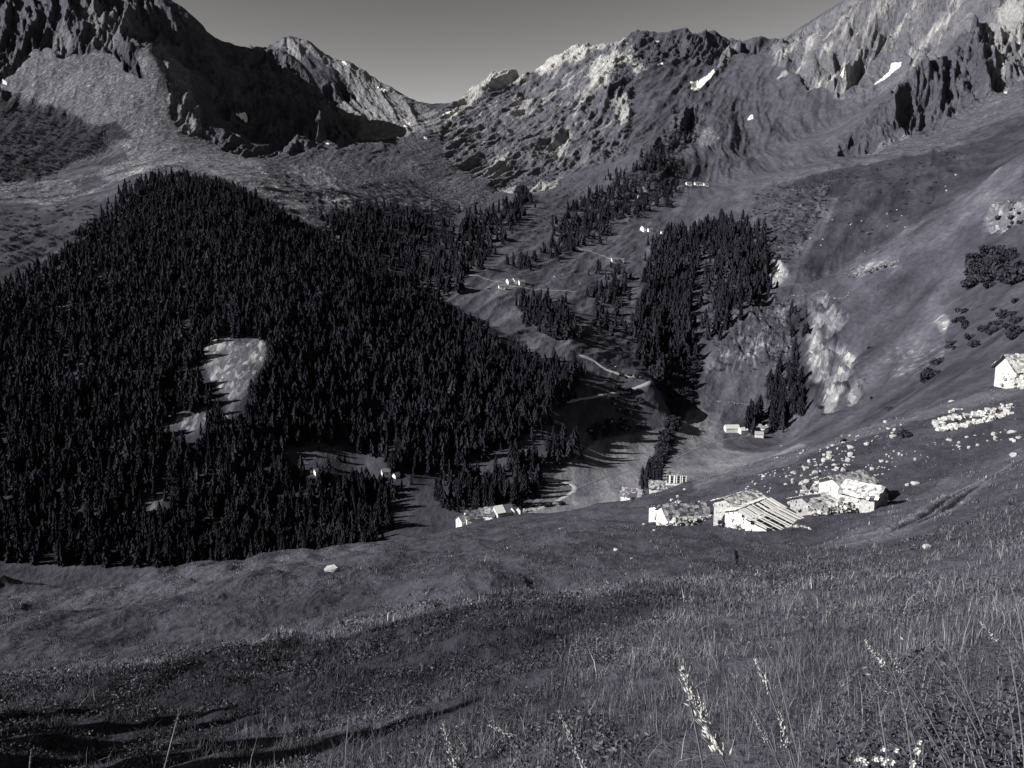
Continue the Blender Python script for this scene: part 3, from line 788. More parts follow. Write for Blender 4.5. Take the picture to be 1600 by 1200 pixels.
# the wood as one mass
mass = TREES[~single]
VV = []; FF = []; TT = []; off = 0
pid = RNG.integers(0, len(PROTO_LOW), len(mass))
for p, (V, F, T) in enumerate(PROTO_LOW):
    sel = mass[pid == p]
    k = len(sel); ang = RNG.uniform(0, 6.283, k); c, s = np.cos(ang), np.sin(ang); h = sel[:, 3]; wsc = RNG.uniform(.85, 1.3, k) * h
    X = (V[None, :, 0] * c[:, None] - V[None, :, 1] * s[:, None]) * wsc[:, None] + sel[:, 0, None] + V[None, :, 2] ** 2 * (RNG.normal(0, .03, k) * h)[:, None]
    Y = (V[None, :, 0] * s[:, None] + V[None, :, 1] * c[:, None]) * wsc[:, None] + sel[:, 1, None]
    Z = V[None, :, 2] * h[:, None] + sel[:, 2, None] - .2
    VV.append(np.stack([X, Y, Z], 2).reshape(-1, 3))
    FF.append((F[None] + (np.arange(k) * len(V))[:, None, None] + off).reshape(-1, 3)); off += k * len(V)
    TT.append((T[None] * np.clip(RNG.lognormal(0, .28, k), .5, 2.2)[:, None]).ravel())
VV = np.concatenate(VV); FF = np.concatenate(FF); TT = np.concatenate(TT)
tag(link_obj('forest', mesh_np('forest', VV, FF.ravel(), np.full(len(FF), 3), M_NEEDLE, False, {'tone': TT})),
    'dark mass of conifers covering the left hill and the valley slopes', 'forest', None, 'stuff')
print('TREES', len(TREES), 'mass faces', len(FF))
# single trees
hi_me = []
for (V, F, T) in PROTO_HI:
    hi_me.append(mesh_np('crown', V, F.ravel(), np.full(len(F), 3), M_NEEDLE, False, {'tone': T}))
tb = MB(); tb.tube([(0, 0, -.03), (0, 0, .3), (0.003, 0, .8)], [.022, .016, .005], 6)
trunk_me = tb.mesh('trunk', M_BARK)
TREE_LABEL = {n: 'dark conifer standing in the ' + WOODS[n][5] for n in wn_}
TREE_LABEL['clump'] = 'dark conifer in the clump on the pasture above the winding track'
TREE_LABEL['spurfoot'] = 'dark conifer at the edge of the left wood, beside the winding track'
TREE_LABEL['ravine'] = 'tall dark conifer in the stand directly above the valley hamlet'
TREE_LABEL['patches'] = 'scattered dark conifer on open slope beside the steep dark wood'
TREE_LABEL['knob'] = 'stunted dark conifer on the rocky knob below the mountains'
TREE_LABEL['brook'] = 'dark tree in the small cluster at the brook behind the ruined huts'
TREE_LABEL['fringe'] = 'dark conifer at the fringe of the left wood by the small huts'
TREE_LABEL['gap'] = 'dark conifer in the narrow wood above the end of the valley path'
TREE_LABEL['bench'] = 'dark conifer in the belt across the upper pasture'
TREE_LABEL['ravinetop'] = 'dark conifer growing inside the steep ravine above the hamlet'


def conifer_thing(x, y, z, h, name, label, group, k, wide=1.0):
    t = empty(name, (x, y, z - .15), RNG.uniform(0, 6.28)); t.scale = (h * wide, h * wide, h)
    tag(t, label, 'tree', group)
    link_obj('trunk', trunk_me, t); link_obj('crown', hi_me[k % 3], t)
    return t


for i, (x, y, z, h, wi) in enumerate(TREES[single]):
    n = wn_[int(wi)]
    conifer_thing(x, y, z, h, 'conifer', TREE_LABEL[n], TREE_LABEL[n].replace('dark conifer', 'conifers').replace('tall ', '').replace('stunted ', '').replace('scattered ', '').replace('dark tree', 'trees'), i, RNG.uniform(.9, 1.25))


# ------------------------------------------------------------------ shrubs and round bushes
def shrub_mesh(name, seed, nleaf=320, flat=.75):
    r = np.random.default_rng(seed); V = []; F = []; T = []
    blobs = [(r.normal(0, .42), r.normal(0, .42), r.uniform(.3, .62), r.uniform(.32, .55)) for _ in range(7)]
    for i in range(nleaf):
        bx, by, bz, br = blobs[i % 7]
        d = r.normal(0, 1, 3); d /= np.linalg.norm(d)
        p = np.array([bx, by, bz * flat]) + d * br * r.uniform(.75, 1.05) * np.array([1, 1, flat])
        if p[2] < 0.02: p[2] = abs(p[2]) * .4
        a = r.normal(0, 1, 3); a /= np.linalg.norm(a); nrm = d + .8 * r.normal(0, 1, 3); b = np.cross(nrm, a); b /= np.linalg.norm(b) + 1e-9; a = np.cross(b, nrm); a /= np.linalg.norm(a) + 1e-9
        s = r.uniform(.10, .2); k = len(V)
        V += [p - a * s, p + b * s * .8, p + a * s, p - b * s * .8]; F.append((k, k + 1, k + 2, k + 3)); T += [r.uniform(.6, 1.5)] * 4
    F = np.array(F)
    return mesh_np(name, np.array(V), F.ravel(), np.full(len(F), 4), M_LEAF, False, {'tone': T})


shrub_me = [shrub_mesh('shrub', 80 + i) for i in range(4)]
SH = []  # (x,y,z,size,label,group)


def scatter_px(poly, y0, y1, count, smin, smax, label, group):
    us = [p[0] for p in poly]; vs = [p[1] for p in poly]; n0 = 0; tries = 0
    while n0 < count and tries < count * 40:
        tries += 1
        u, v = RNG.uniform(min(us), max(us)), RNG.uniform(min(vs), max(vs))
        if not inpoly(np.array([u]), np.array([v]), poly)[0]: continue
        p = hit(u, v, y0 * .9)
        if not (y0 < p[1] < y1): continue
        SH.append((p[0], p[1], p[2], RNG.uniform(smin, smax), label, group)); n0 += 1


scatter_px([(1508,445),(1515,410),(1545,385),(1590,395),(1605,430),(1590,450),(1545,455)], 350, 900, 42, 3.4, 6.4, 'round dark bush in the thicket high on the right hand slope', 'bushes in the thicket high on the right slope')
scatter_px([(1525,402),(1585,402),(1598,432),(1560,447),(1518,436)], 350, 900, 22, 3.4, 6.0, 'round dark bush in the thicket high on the right hand slope', 'bushes in the thicket high on the right slope')
scatter_px([(1470,560),(1500,490),(1590,470),(1600,540),(1540,545),(1480,565)], 250, 800, 26, 2.0, 3.8, 'scattered dark bush on the slope above the stone house', 'bushes scattered above the stone house')
scatter_px([(1440,605),(1452,575),(1468,562),(1466,585),(1448,602)], 250, 800, 12, 2.2, 3.6, 'dark bush in the narrow file climbing the right slope', 'bushes in a file on the right slope')
scatter_px([(1545,335),(1540,360),(1600,380),(1600,320),(1560,300)], 350, 800, 7, 2.0, 3.0, 'dark bush beside the pale outcrop high on the right slope', 'bushes by the pale outcrop')
scatter_px([(955,600),(1010,606),(1012,625),(975,650),(950,640)], 500, 900, 22, 2.0, 3.6, 'low dark bush on the bank below the winding track', 'bushes on the bank below the track')
scatter_px([(905,685),(940,660),(1000,655),(1010,668),(960,680),(915,695)], 500, 900, 22, 2.4, 4.2, 'dark bush along the upper edge of the pale meadow', 'bushes along the meadow edge')
scatter_px([(965,586),(1012,588),(1010,593),(968,592)], 500, 900, 8, 1.5, 2.5, 'dark bush on the verge of the hairpin track', 'bushes beside the hairpin track')
scatter_px([(1012,752),(1030,700),(1042,665),(1056,645),(1062,652),(1048,685),(1036,720),(1024,756)], 430, 900, 60, 3.0, 4.8, 'dark riverside bush lining the brook through the meadow', 'bushes lining the brook')
scatter_px([(1015,565),(1090,550),(1100,575),(1074,640),(1052,650),(1030,610)], 560, 1000, 80, 3.4, 6.0, 'dark scrub bush choking the gully above the brook', 'bushes in the gully')
scatter_px([(800,792),(835,785),(885,790),(885,797),(835,798)], 380, 620, 7, 1.6, 2.6, 'dark bush at the edge of the crest beside the farm track', 'bushes beside the farm track')
scatter_px([(1120,812),(1150,806),(1152,826),(1130,830)], 60, 200, 6, 1.0, 1.7, 'dark leafy bush beside the white gable wall', 'bushes beside the white gable')
for (u, v, s, lab) in [(1389, 640, 2.2, 'lone dark bush on the rim behind the grassy crest'), (1414, 683, 1.7, 'single dark bush among pale stones on the grassy crest'), (1358, 545, 2.0, 'small lone bush in the middle of the right slope'),
                       (1318, 690, .9, 'tiny dark bush beside a flat pale rock on the crest'), (1362, 623, 1.6, 'small dark bush low on the right slope below the pale cliff'), (1283, 638, 2.6, 'dark bush at the foot of the pale cliff'),
                       (1165, 405, 5, 'dark bush on the lip of the ravine')]:
    p = hit(u, v, 120); SH.append((p[0], p[1], p[2], s, lab, None))
for i, (x, y, z, s, lab, grp) in enumerate(SH):
    o = link_obj('shrub', shrub_me[i % 4]); o.location = (x, y, z - .1); s *= 1.3; o.scale = (s * .8, s * .8, s * RNG.uniform(.85, 1.2)); o.rotation_euler = (0, 0, RNG.uniform(0, 6.28))
    tag(o, lab, 'bush', grp)
print('SHRUBS', len(SH))
# dwarf scrub on the far slopes: uncountable ground cover, one object
SCRUB = [([(0,165),(60,170),(160,210),(165,240),(110,252),(60,280),(0,285)], 1150, 1900, 420, 5), ([(1170,300),(1300,285),(1290,330),(1230,420),(1190,400)], 950, 1500, 330, 4.0),
         ([(860,350),(990,270),(1060,290),(1000,340),(880,395)], 1150, 2000, 260, 5), ([(480,300),(640,280),(720,330),(700,345),(560,325)], 1100, 2200, 420, 5),
         ([(1086,395),(1118,372),(1134,450),(1112,530),(1084,552),(1076,470)], 700, 1500, 160, 4.0), ([(820,560),(1000,480),(990,560),(1010,590)], 600, 1000, 40, 2.5), ([(1110,500),(1200,470),(1250,480),(1245,570),(1120,590)], 650, 950, 170, 2.6), ([(800,300),(900,260),(900,330),(800,400)], 1200, 2100, 90, 4),
         ([(1000,250),(1080,180),(1095,215),(1060,240)], 1900, 3000, 160, 9), ([(0,335),(150,310),(170,345),(60,420),(0,440)], 700, 1000, 200, 3), ([(1300,270),(1500,235),(1480,300),(1330,400)], 1000, 1400, 70, 4)]
sv = []; sf = []; st = []; off = 0
base = [(np.array([v.co[:] for v in m.vertices]), np.array([p.vertices[:] for p in m.polygons])) for m in shrub_me]
for poly, y0, y1, cnt, sz in SCRUB:
    us = [p[0] for p in poly]; vs = [p[1] for p in poly]
    uu = RNG.uniform(min(us), max(us), cnt * 4); vv = RNG.uniform(min(vs), max(vs), cnt * 4)
    ok = np.nonzero(inpoly(uu, vv, poly))[0][:cnt]
    for i in ok:
        p = hit(uu[i], vv[i], y0 * .95)
        if not (y0 < p[1] < y1): continue
        V, F = base[int(RNG.integers(4))]
        s = sz * RNG.uniform(.5, 1.1)
        sub = RNG.choice(len(F), 60, replace=False)
        F2 = F[sub]; used, inv = np.unique(F2, return_inverse=True)
        sv.append(V[used] * np.array([s, s, s * .8]) + p - np.array([0, 0, .1])); sf.append(inv.reshape(-1, 4) + off); off += len(used); st.append(np.full(len(used), RNG.uniform(.6, 1.3)))
sf = np.concatenate(sf)
tag(link_obj('scrub', mesh_np('scrub', np.concatenate(sv), sf.ravel(), np.full(len(sf), 4), M_LEAF, False, {'tone': np.concatenate(st)})),
    'low dark scrub scattered over the far slopes and crags', 'scrub', None, 'stuff')
# ------------------------------------------------------------------ rocks, snow, tracks, buildings
M_BOULDER = simple_mat('pale_boulder', 0.36, .35, 1.3, .85, 'Object', bmp=.5, bd=.2, attr='tone')
M_WALL = simple_mat('limewashed_stone', 0.52, .28, 1.6, .9, 'Object', bmp=.6, bd=.12, attr='tone')
M_RUBBLE = simple_mat('rubble_stone', 0.36, .5, 2.2, .9, 'Object', bmp=.6, bd=.12, attr='tone')
M_SLAB = simple_mat('stone_slabs', 0.20, .45, 2.0, .8, 'Object', bmp=.4, bd=.06, attr='tone')
M_PLANK = simple_mat('weathered_planks', 0.62, .22, 3.0, .8, 'Object', attr='tone')
M_DARK = simple_mat('dark_opening', 0.012, .2, 2.0, .95)
M_SNOW = simple_mat('old_snow', 0.85, .10, .05, .7, 'Object')
M_DIRT = simple_mat('pale_dirt', 0.34, .25, .4, .95, 'Object')
M_PATH = simple_mat('trodden_path', 0.16, .25, .4, .95, 'Object')


def rock_mesh(name, seed, flat=.7, mat=None):
    r = np.random.default_rng(seed); bm = bmesh.new()
    for i in range(34):
        d = r.normal(0, 1, 3); d /= np.linalg.norm(d); d *= r.uniform(.75, 1.0)
        bm.verts.new((d[0] * .5, d[1] * .5 * r.uniform(.8, 1), d[2] * .5 * flat + .5 * flat * .62))
    res = bmesh.ops.convex_hull(bm, input=bm.verts)
    bmesh.ops.delete(bm, geom=[v for v in bm.verts if not v.link_faces], context='VERTS')
    me = bpy.data.meshes.new(name); bm.to_mesh(me); bm.free()
    at = me.attributes.new('tone', 'FLOAT', 'POINT'); at.data.foreach_set('value', r.uniform(.75, 1.2, len(me.vertices)).astype(np.float32))
    me.materials.append(mat or M_BOULDER); return me


rocks = [rock_mesh('boulder', 900 + i, f) for i, f in enumerate((.65, .8, .55, .9, .7, .5))]
nrock = 0


def boulder(u, v, s, label, group=None, flat=1.0, ymin=0, wide=1.0):
    global nrock
    p = hit(u, v, ymin)
    o = link_obj('boulder', rocks[nrock % 6], None, (p[0], p[1], p[2] - .1 * s)); nrock += 1
    o.scale = (s * wide, s * RNG.uniform(.75, 1.0), s * flat * RNG.uniform(.8, 1.1)); o.rotation_euler = (RNG.normal(0, .12), RNG.normal(0, .12), RNG.uniform(0, 6.28) if wide == 1 else RNG.normal(0, .3))
    return tag(o, label, 'boulder', group)


def boulders(poly, count, smin, smax, label, group, ymin=0, power=2.0):
    us = [p[0] for p in poly]; vs = [p[1] for p in poly]; k = 0; t = 0
    while k < count and t < count * 50:
        t += 1
        u, v = RNG.uniform(min(us), max(us)), RNG.uniform(min(vs), max(vs))
        if not inpoly(np.array([u]), np.array([v]), poly)[0]: continue
        boulder(u, v, smin + (smax - smin) * RNG.random() ** power, label, group, RNG.uniform(.8, 1.2), ymin); k += 1


big = boulder(520, 893, 3.3, 'big pale boulder alone on the smooth green hillside, casting a shadow', None, .95, 60, 1.05)
boulders([(1225,755),(1240,735),(1290,705),(1335,697),(1338,722),(1305,745),(1270,765),(1240,772)], 88, .4, 1.9, 'pale boulder in the dense boulder field above the ruined farmhouse', 'boulder field above the farmhouse', 60)
boulders([(1150,775),(1180,745),(1230,725),(1240,740),(1215,765),(1180,780)], 30, .3, 1.0, 'small pale stone on the grass left of the boulder field', 'stones left of the boulder field', 60)
boulders([(1205,718),(1250,700),(1300,688),(1420,655),(1440,662),(1330,705),(1260,712)], 24, .5, 1.7, 'pale stone strewn along the grassy crest above the boulder field', 'stones along the grassy crest', 60)
boulders([(1345,735),(1400,700),(1500,680),(1600,665),(1600,690),(1480,705),(1390,735)], 52, .3, 1.2, 'pale stone in the loose band below the collapsed stone enclosure', 'stones below the collapsed enclosure', 60)
boulders([(1330,760),(1345,728),(1400,705),(1440,700),(1400,730),(1360,760)], 26, .25, .8, 'small stone in the rough grass right of the boulder field', 'stones right of the boulder field', 60)
boulders([(1120,810),(1150,790),(1150,800),(1130,835)], 6, .3, .9, 'small stone by the left end of the farmhouse', 'stones by the farmhouse end', 60)
for (u, v, s, lab) in [(1583, 676, 2.2, 'largest pale block at the right end below the collapsed enclosure'), (1585, 712, 1.5, 'pale block beside the top of the vehicle track'), (1553, 680, 1.3, 'rounded white boulder below the collapsed enclosure'),
                       (1430, 757, 1.7, 'white stone heap just right of the dark gable'), (1418, 759, 1.0, 'smaller white stone next to the stone heap right of the dark gable'), (1193, 745, 1.3, 'pale boulder standing just behind the plank roof'), (1174, 772, 1.2, 'rounded pale boulder left behind the plank roof'),
                       (1275, 768, 3.0, 'long pale rock slab behind the ruined farmhouse'), (1221, 697, 1.8, 'angular pale boulder on the very edge of the crest'), (1318, 692, 1.9, 'flat pale rock beside the tiny dark bush'), (1395, 684, 1.8, 'flat bright rock in the middle of the stony crest'),
                       (1384, 660, 1.7, 'pale pointed boulder high on the crest'), (1488, 627, 2.2, 'long pale slab on the crest left of the stone house'), (1355, 695, 1.7, 'bright stone among the crest grasses above the boulder field'),
                       (963, 860, .9, 'white stone on the grooved slope below the lower hut ruin'), (987, 873, .5, 'tiny white stone near the grooved slope'), (1006, 820, .8, 'white stone left of the lower hut ruin'), (1022, 829, .7, 'white upright stone below the lower hut ruin'),
                       (1070, 765, 1.3, 'square pale block in front of the roofless hut'), (875, 826, .8, 'lone white stone on the slope right of the hut row'), (1448, 857, .55, 'flat white stone below the vehicle track'), (978, 897, .25, 'small pale stone near the hummock'),
                       (793, 857, .5, 'faint pale stone in the slope below the hut row'), (1137, 806, .8, 'white stone beside the leafy bush at the farmhouse'), (930, 528, 3.0, 'pale boulder on the pasture above the hairpin track'), (962, 573, 2.4, 'pale rocks beside the hairpin track'),
                       (1110, 669, 1.5, 'pale stone left of the long white hamlet house')]:
    boulder(u, v, s, lab, None, RNG.uniform(.7, 1.0), 20)
boulders([(1100,385),(1350,310),(1560,250),(1500,300),(1350,400),(1250,410)], 26, 1.5, 4.5, 'white speck of a boulder on the dark slope under the moraine', 'boulders on the dark slope under the moraine', 850)
boulders([(750,430),(860,440),(900,380),(960,360),(950,400),(880,470)], 16, 1.2, 3.4, 'pale stone scattered over the upper pasture', 'stones over the upper pasture', 800)

# ---- snow patches: sheets lying on the mountain sides
GU2, GV2 = project(GX, GY, GZ)
SNOW = [([(1080,141),(1078,128),(1090,126),(1105,118),(1115,107),(1118,113),(1108,126),(1098,136),(1090,143)], 'hooked white snow patch under the dark middle peaks'),
        ([(1350,138),(1372,127),(1389,112),(1391,103),(1377,92),(1379,89),(1393,98),(1409,96),(1409,104),(1396,113),(1386,123),(1366,134)], 'forked white snow patch at the foot of the right rock wall'),
        ([(1166,188),(1172,180),(1179,179),(1178,186),(1170,189)], 'small isolated snow patch in the grassy basin'), ([(1313,119),(1319,106),(1323,109),(1319,119)], 'narrow snow sliver beside the dark rib on the right'),
        ([(1023,101),(1032,96),(1039,100),(1030,103)], 'small snow patch below the pale rock shoulder'), ([(531,94),(540,96),(548,106),(538,103)], 'short snow patch near the summit of the far left peak'),
        ([(580,131),(590,135),(613,142),(597,145)], 'longer snow streak on the flank of the far left peak'), ([(627,184),(640,191),(648,198),(634,195)], 'snow streak low on the slope left of the pass'),
        ([(629,194),(641,200),(631,199)], 'smallest snow streak low on the slope left of the pass'), ([(648,213),(665,214),(677,209),(668,218)], 'thin snow line in the valley head below the pass'),
        ([(688,186),(690,179),(705,171),(714,167),(702,180)], 'snow edge on the saddle of the pass'), ([(501,220),(512,219),(527,226),(510,226)], 'snow strip on the moraine under the shadowed wall'),
        ([(0,122),(8,126),(14,134),(4,132)], 'snow fleck at the left edge of the scree fan'), ([(1556,134),(1566,136),(1577,147),(1570,147)], 'snow tongue in the chute at the far right'),
        ([(1023,63),(1029,61),(1032,67),(1026,68)], 'tiny snow patch between the two dark summits'), ([(366,178),(385,170),(396,186),(384,193)], 'grey snow patch inside the deep shadow of the left wall'),
        ([(362,208),(375,211),(378,218)], 'smaller grey snow patch inside the deep shadow of the left wall'), ([(1228,95),(1245,84),(1247,92),(1232,108),(1216,124),(1213,121)], None)]
for poly, lab in SNOW:
    if lab is None: continue
    m = inpoly(GU2, GV2, [(float(a), float(b)) for a, b in poly]) & (GY > 1500) & (GV2 < RUNMIN + (30 if 'forked' in lab or 'hooked' in lab else 1.5)) & (GY < 4200)
    fm = m[:-1, :-1] & m[1:, 1:] & m[1:, :-1] & m[:-1, 1:]
    if fm.sum() < 3:
        m[1:-1, 1:-1] |= m[:-2, 1:-1] | m[2:, 1:-1] | m[1:-1, :-2] | m[1:-1, 2:]
        fm = m[:-1, :-1] & m[1:, 1:] & m[1:, :-1] & m[:-1, 1:]
    todo = set(zip(*[q_.tolist() for q_ in np.nonzero(fm)])); best_ = []      # keep the largest connected piece
    while todo:
        stack = [todo.pop()]; comp = []
        while stack:
            c_ = stack.pop(); comp.append(c_)
            for dd in ((1, 0), (-1, 0), (0, 1), (0, -1)):
                k_ = (c_[0] + dd[0], c_[1] + dd[1])
                if k_ in todo: todo.remove(k_); stack.append(k_)
        if len(comp) > len(best_): best_ = comp
    if not best_: continue
    rows, cols = np.array(best_).T
    a = rows * NA + cols; q = np.stack([a, a + 1, a + 1 + NA, a + NA], 1)
    used, inv = np.unique(q.ravel(), return_inverse=True)
    top = np.stack([GX.ravel()[used], GY.ravel()[used], GZ.ravel()[used] + 1.6], 1)
    q2 = inv.reshape(-1, 4)
    # skirt down into the ground round the rim
    ed = {}
    for f in q2:
        for i in range(4):
            e = (int(f[i]), int(f[(i + 1) % 4])); k = (min(e), max(e))
            if k in ed: ed[k] = None
            else: ed[k] = e
    rim = [e for e in ed.values() if e]
    low = top - np.array([0, 0, 3.2]); nt_ = len(top)
    sk = np.array([(e[1], e[0], e[0] + nt_, e[1] + nt_) for e in rim])
    F = np.concatenate([q2, sk])
    tag(link_obj('snow_patch', mesh_np('snow_patch', np.concatenate([top, low]), F.ravel(), np.full(len(F), 4), M_SNOW)), lab, 'snow patch', 'snow patches on the mountains')


# ---- tracks and paths draped over the land
def strip(name, px, width, mat, label, lift=.12, ymin=0):
    w = [hit(u, v, ymin)[:2] for u, v in px]
    w0_, w1_ = width if isinstance(width, tuple) else (width, width); width = max(w0_, w1_)
    P2 = [np.array(w[0])]
    for a, b in zip(w[:-1], w[1:]):
        L = np.linalg.norm(np.array(b) - a); k = max(1, int(L / max(width * .7, 1.0)))
        for i in range(1, k + 1): P2.append(np.array(a) + (np.array(b) - a) * i / k)
    P2 = np.array(P2)
    for _ in range(3): P2[1:-1] = (P2[:-2] + 2 * P2[1:-1] + P2[2:]) / 4
    d = np.gradient(P2, axis=0); d /= np.linalg.norm(d, axis=1)[:, None] + 1e-9
    nrm = np.stack([-d[:, 1], d[:, 0]], 1)
    wd = np.linspace(w0_, w1_, len(P2)) * (.5 + .16 * perlin(np.arange(len(P2)) * .37, np.zeros(len(P2)), 71))
    V = []
    for s in (-1, -.6, .6, 1):
        q = P2 + nrm * (s * wd)[:, None]
        V.append(np.stack([q[:, 0], q[:, 1], ground(q[:, 0], q[:, 1]) + (lift if abs(s) < 1 else lift * .2)], 1))
    V = np.stack(V, 1).reshape(-1, 3); F = []
    for i in range(len(P2) - 1):
        for j in range(3): F.append((i * 4 + j, i * 4 + j + 1, i * 4 + 5 + j, i * 4 + 4 + j))
    F = np.array(F)
    return tag(link_obj(name, mesh_np(name, V, F.ravel(), np.full(len(F), 4), mat, True)), label, kind='structure')


strip('dirt_track', [(905,556),(918,558),(932,565),(938,573),(955,581),(980,588),(1005,592),(1018,594),(1022,597),(1016,600),(1000,604),(970,611),(940,618),(900,624),(865,630)], (5.2, 1.6), M_DIRT, 'pale dirt track with a hairpin bend on the valley slope', .5, 500)
strip('dirt_track', [(852,750),(870,751),(890,755),(899,760),(897,768),(880,778),(855,790),(834,799)], 3.0, M_DIRT, 'pale dirt track bending at the edge of the pale meadow', .25, 400)
strip('footpath', [(900,764),(920,756),(945,745),(975,738),(1005,731),(1040,722),(1062,714),(1090,700),(1120,690),(1150,684),(1185,674)], 1.5, M_PATH, 'thin footpath crossing the meadow to the hamlet', .25, 430)
strip('footpath', [(733,430),(750,432),(775,440),(806,448),(830,452),(900,456)], 2.2, M_PATH, 'thin path past the huts on the upper pasture', .5, 800)
strip('footpath', [(900,385),(925,394),(945,400),(962,408)], 2.4, M_PATH, 'thin path to the middle pasture huts', .5, 900)
strip('footpath', [(1000,333),(1020,320),(1040,305),(1075,290)], 2.6, M_PATH, 'thin path climbing to the highest huts', .6, 1200)
strip('stream_bed', [(1044,700),(1036,718),(1032,726)], 4.0, M_PATH, 'stony bed of the brook where the path crosses', .3, 430)


# ---- masonry helpers
def slab_field(mb, o, ex, ey, nrm, lx, ly, size, r, tones=(.55, 1.7), hole=None, thick=.07, jit=.12):
    """overlapping rough stone slabs over a roof plane: o corner, ex along the ridge, ey down the slope"""
    ny = max(1, int(ly / (size * .62))); nx = max(1, int(lx / (size * .8)))
    R0 = Matrix((ex, ey, nrm)).transposed()
    for j in range(ny):
        for i in range(nx):
            px = (i + .5 + r.uniform(-.3, .3) + (.4 if j % 2 else 0)) / nx * lx; py = (j + .5 + r.uniform(-.2, .2)) / ny * ly
            if px > lx + .15: continue
            if hole and hole(px / lx, py / ly, r): continue
            p = o + ex * px + ey * py + nrm * (.05 + r.uniform(0, .06))
            R = R0 @ Matrix.Rotation(r.normal(0, jit), 3, 'Z') @ Matrix.Rotation(r.normal(0, .05) - .06, 3, 'X') @ Matrix.Rotation(r.normal(0, .05), 3, 'Y')
            mb.box(p, (size * r.uniform(.7, 1.25), size * r.uniform(.8, 1.2), thick * r.uniform(.7, 1.5)), R, r.uniform(*tones))


def rubble(mb, pts, r, n, size, spread, tones=(.6, 1.5), up=.3):
    for _ in range(n):
        t = r.uniform(0, len(pts) - 1.001); i = int(t); f = t - i
        p = Vector(pts[i]).lerp(Vector(pts[i + 1]), f) + Vector((r.normal(0, spread), r.normal(0, spread), abs(r.normal(0, up))))
        s = size * r.uniform(.5, 1.4)
        R = Matrix.Rotation(r.uniform(0, 3), 3, 'Z') @ Matrix.Rotation(r.uniform(-.6, .6), 3, 'X')
        mb.box(p, (s, s * r.uniform(.6, 1), s * r.uniform(.4, .8)), R, r.uniform(*tones))


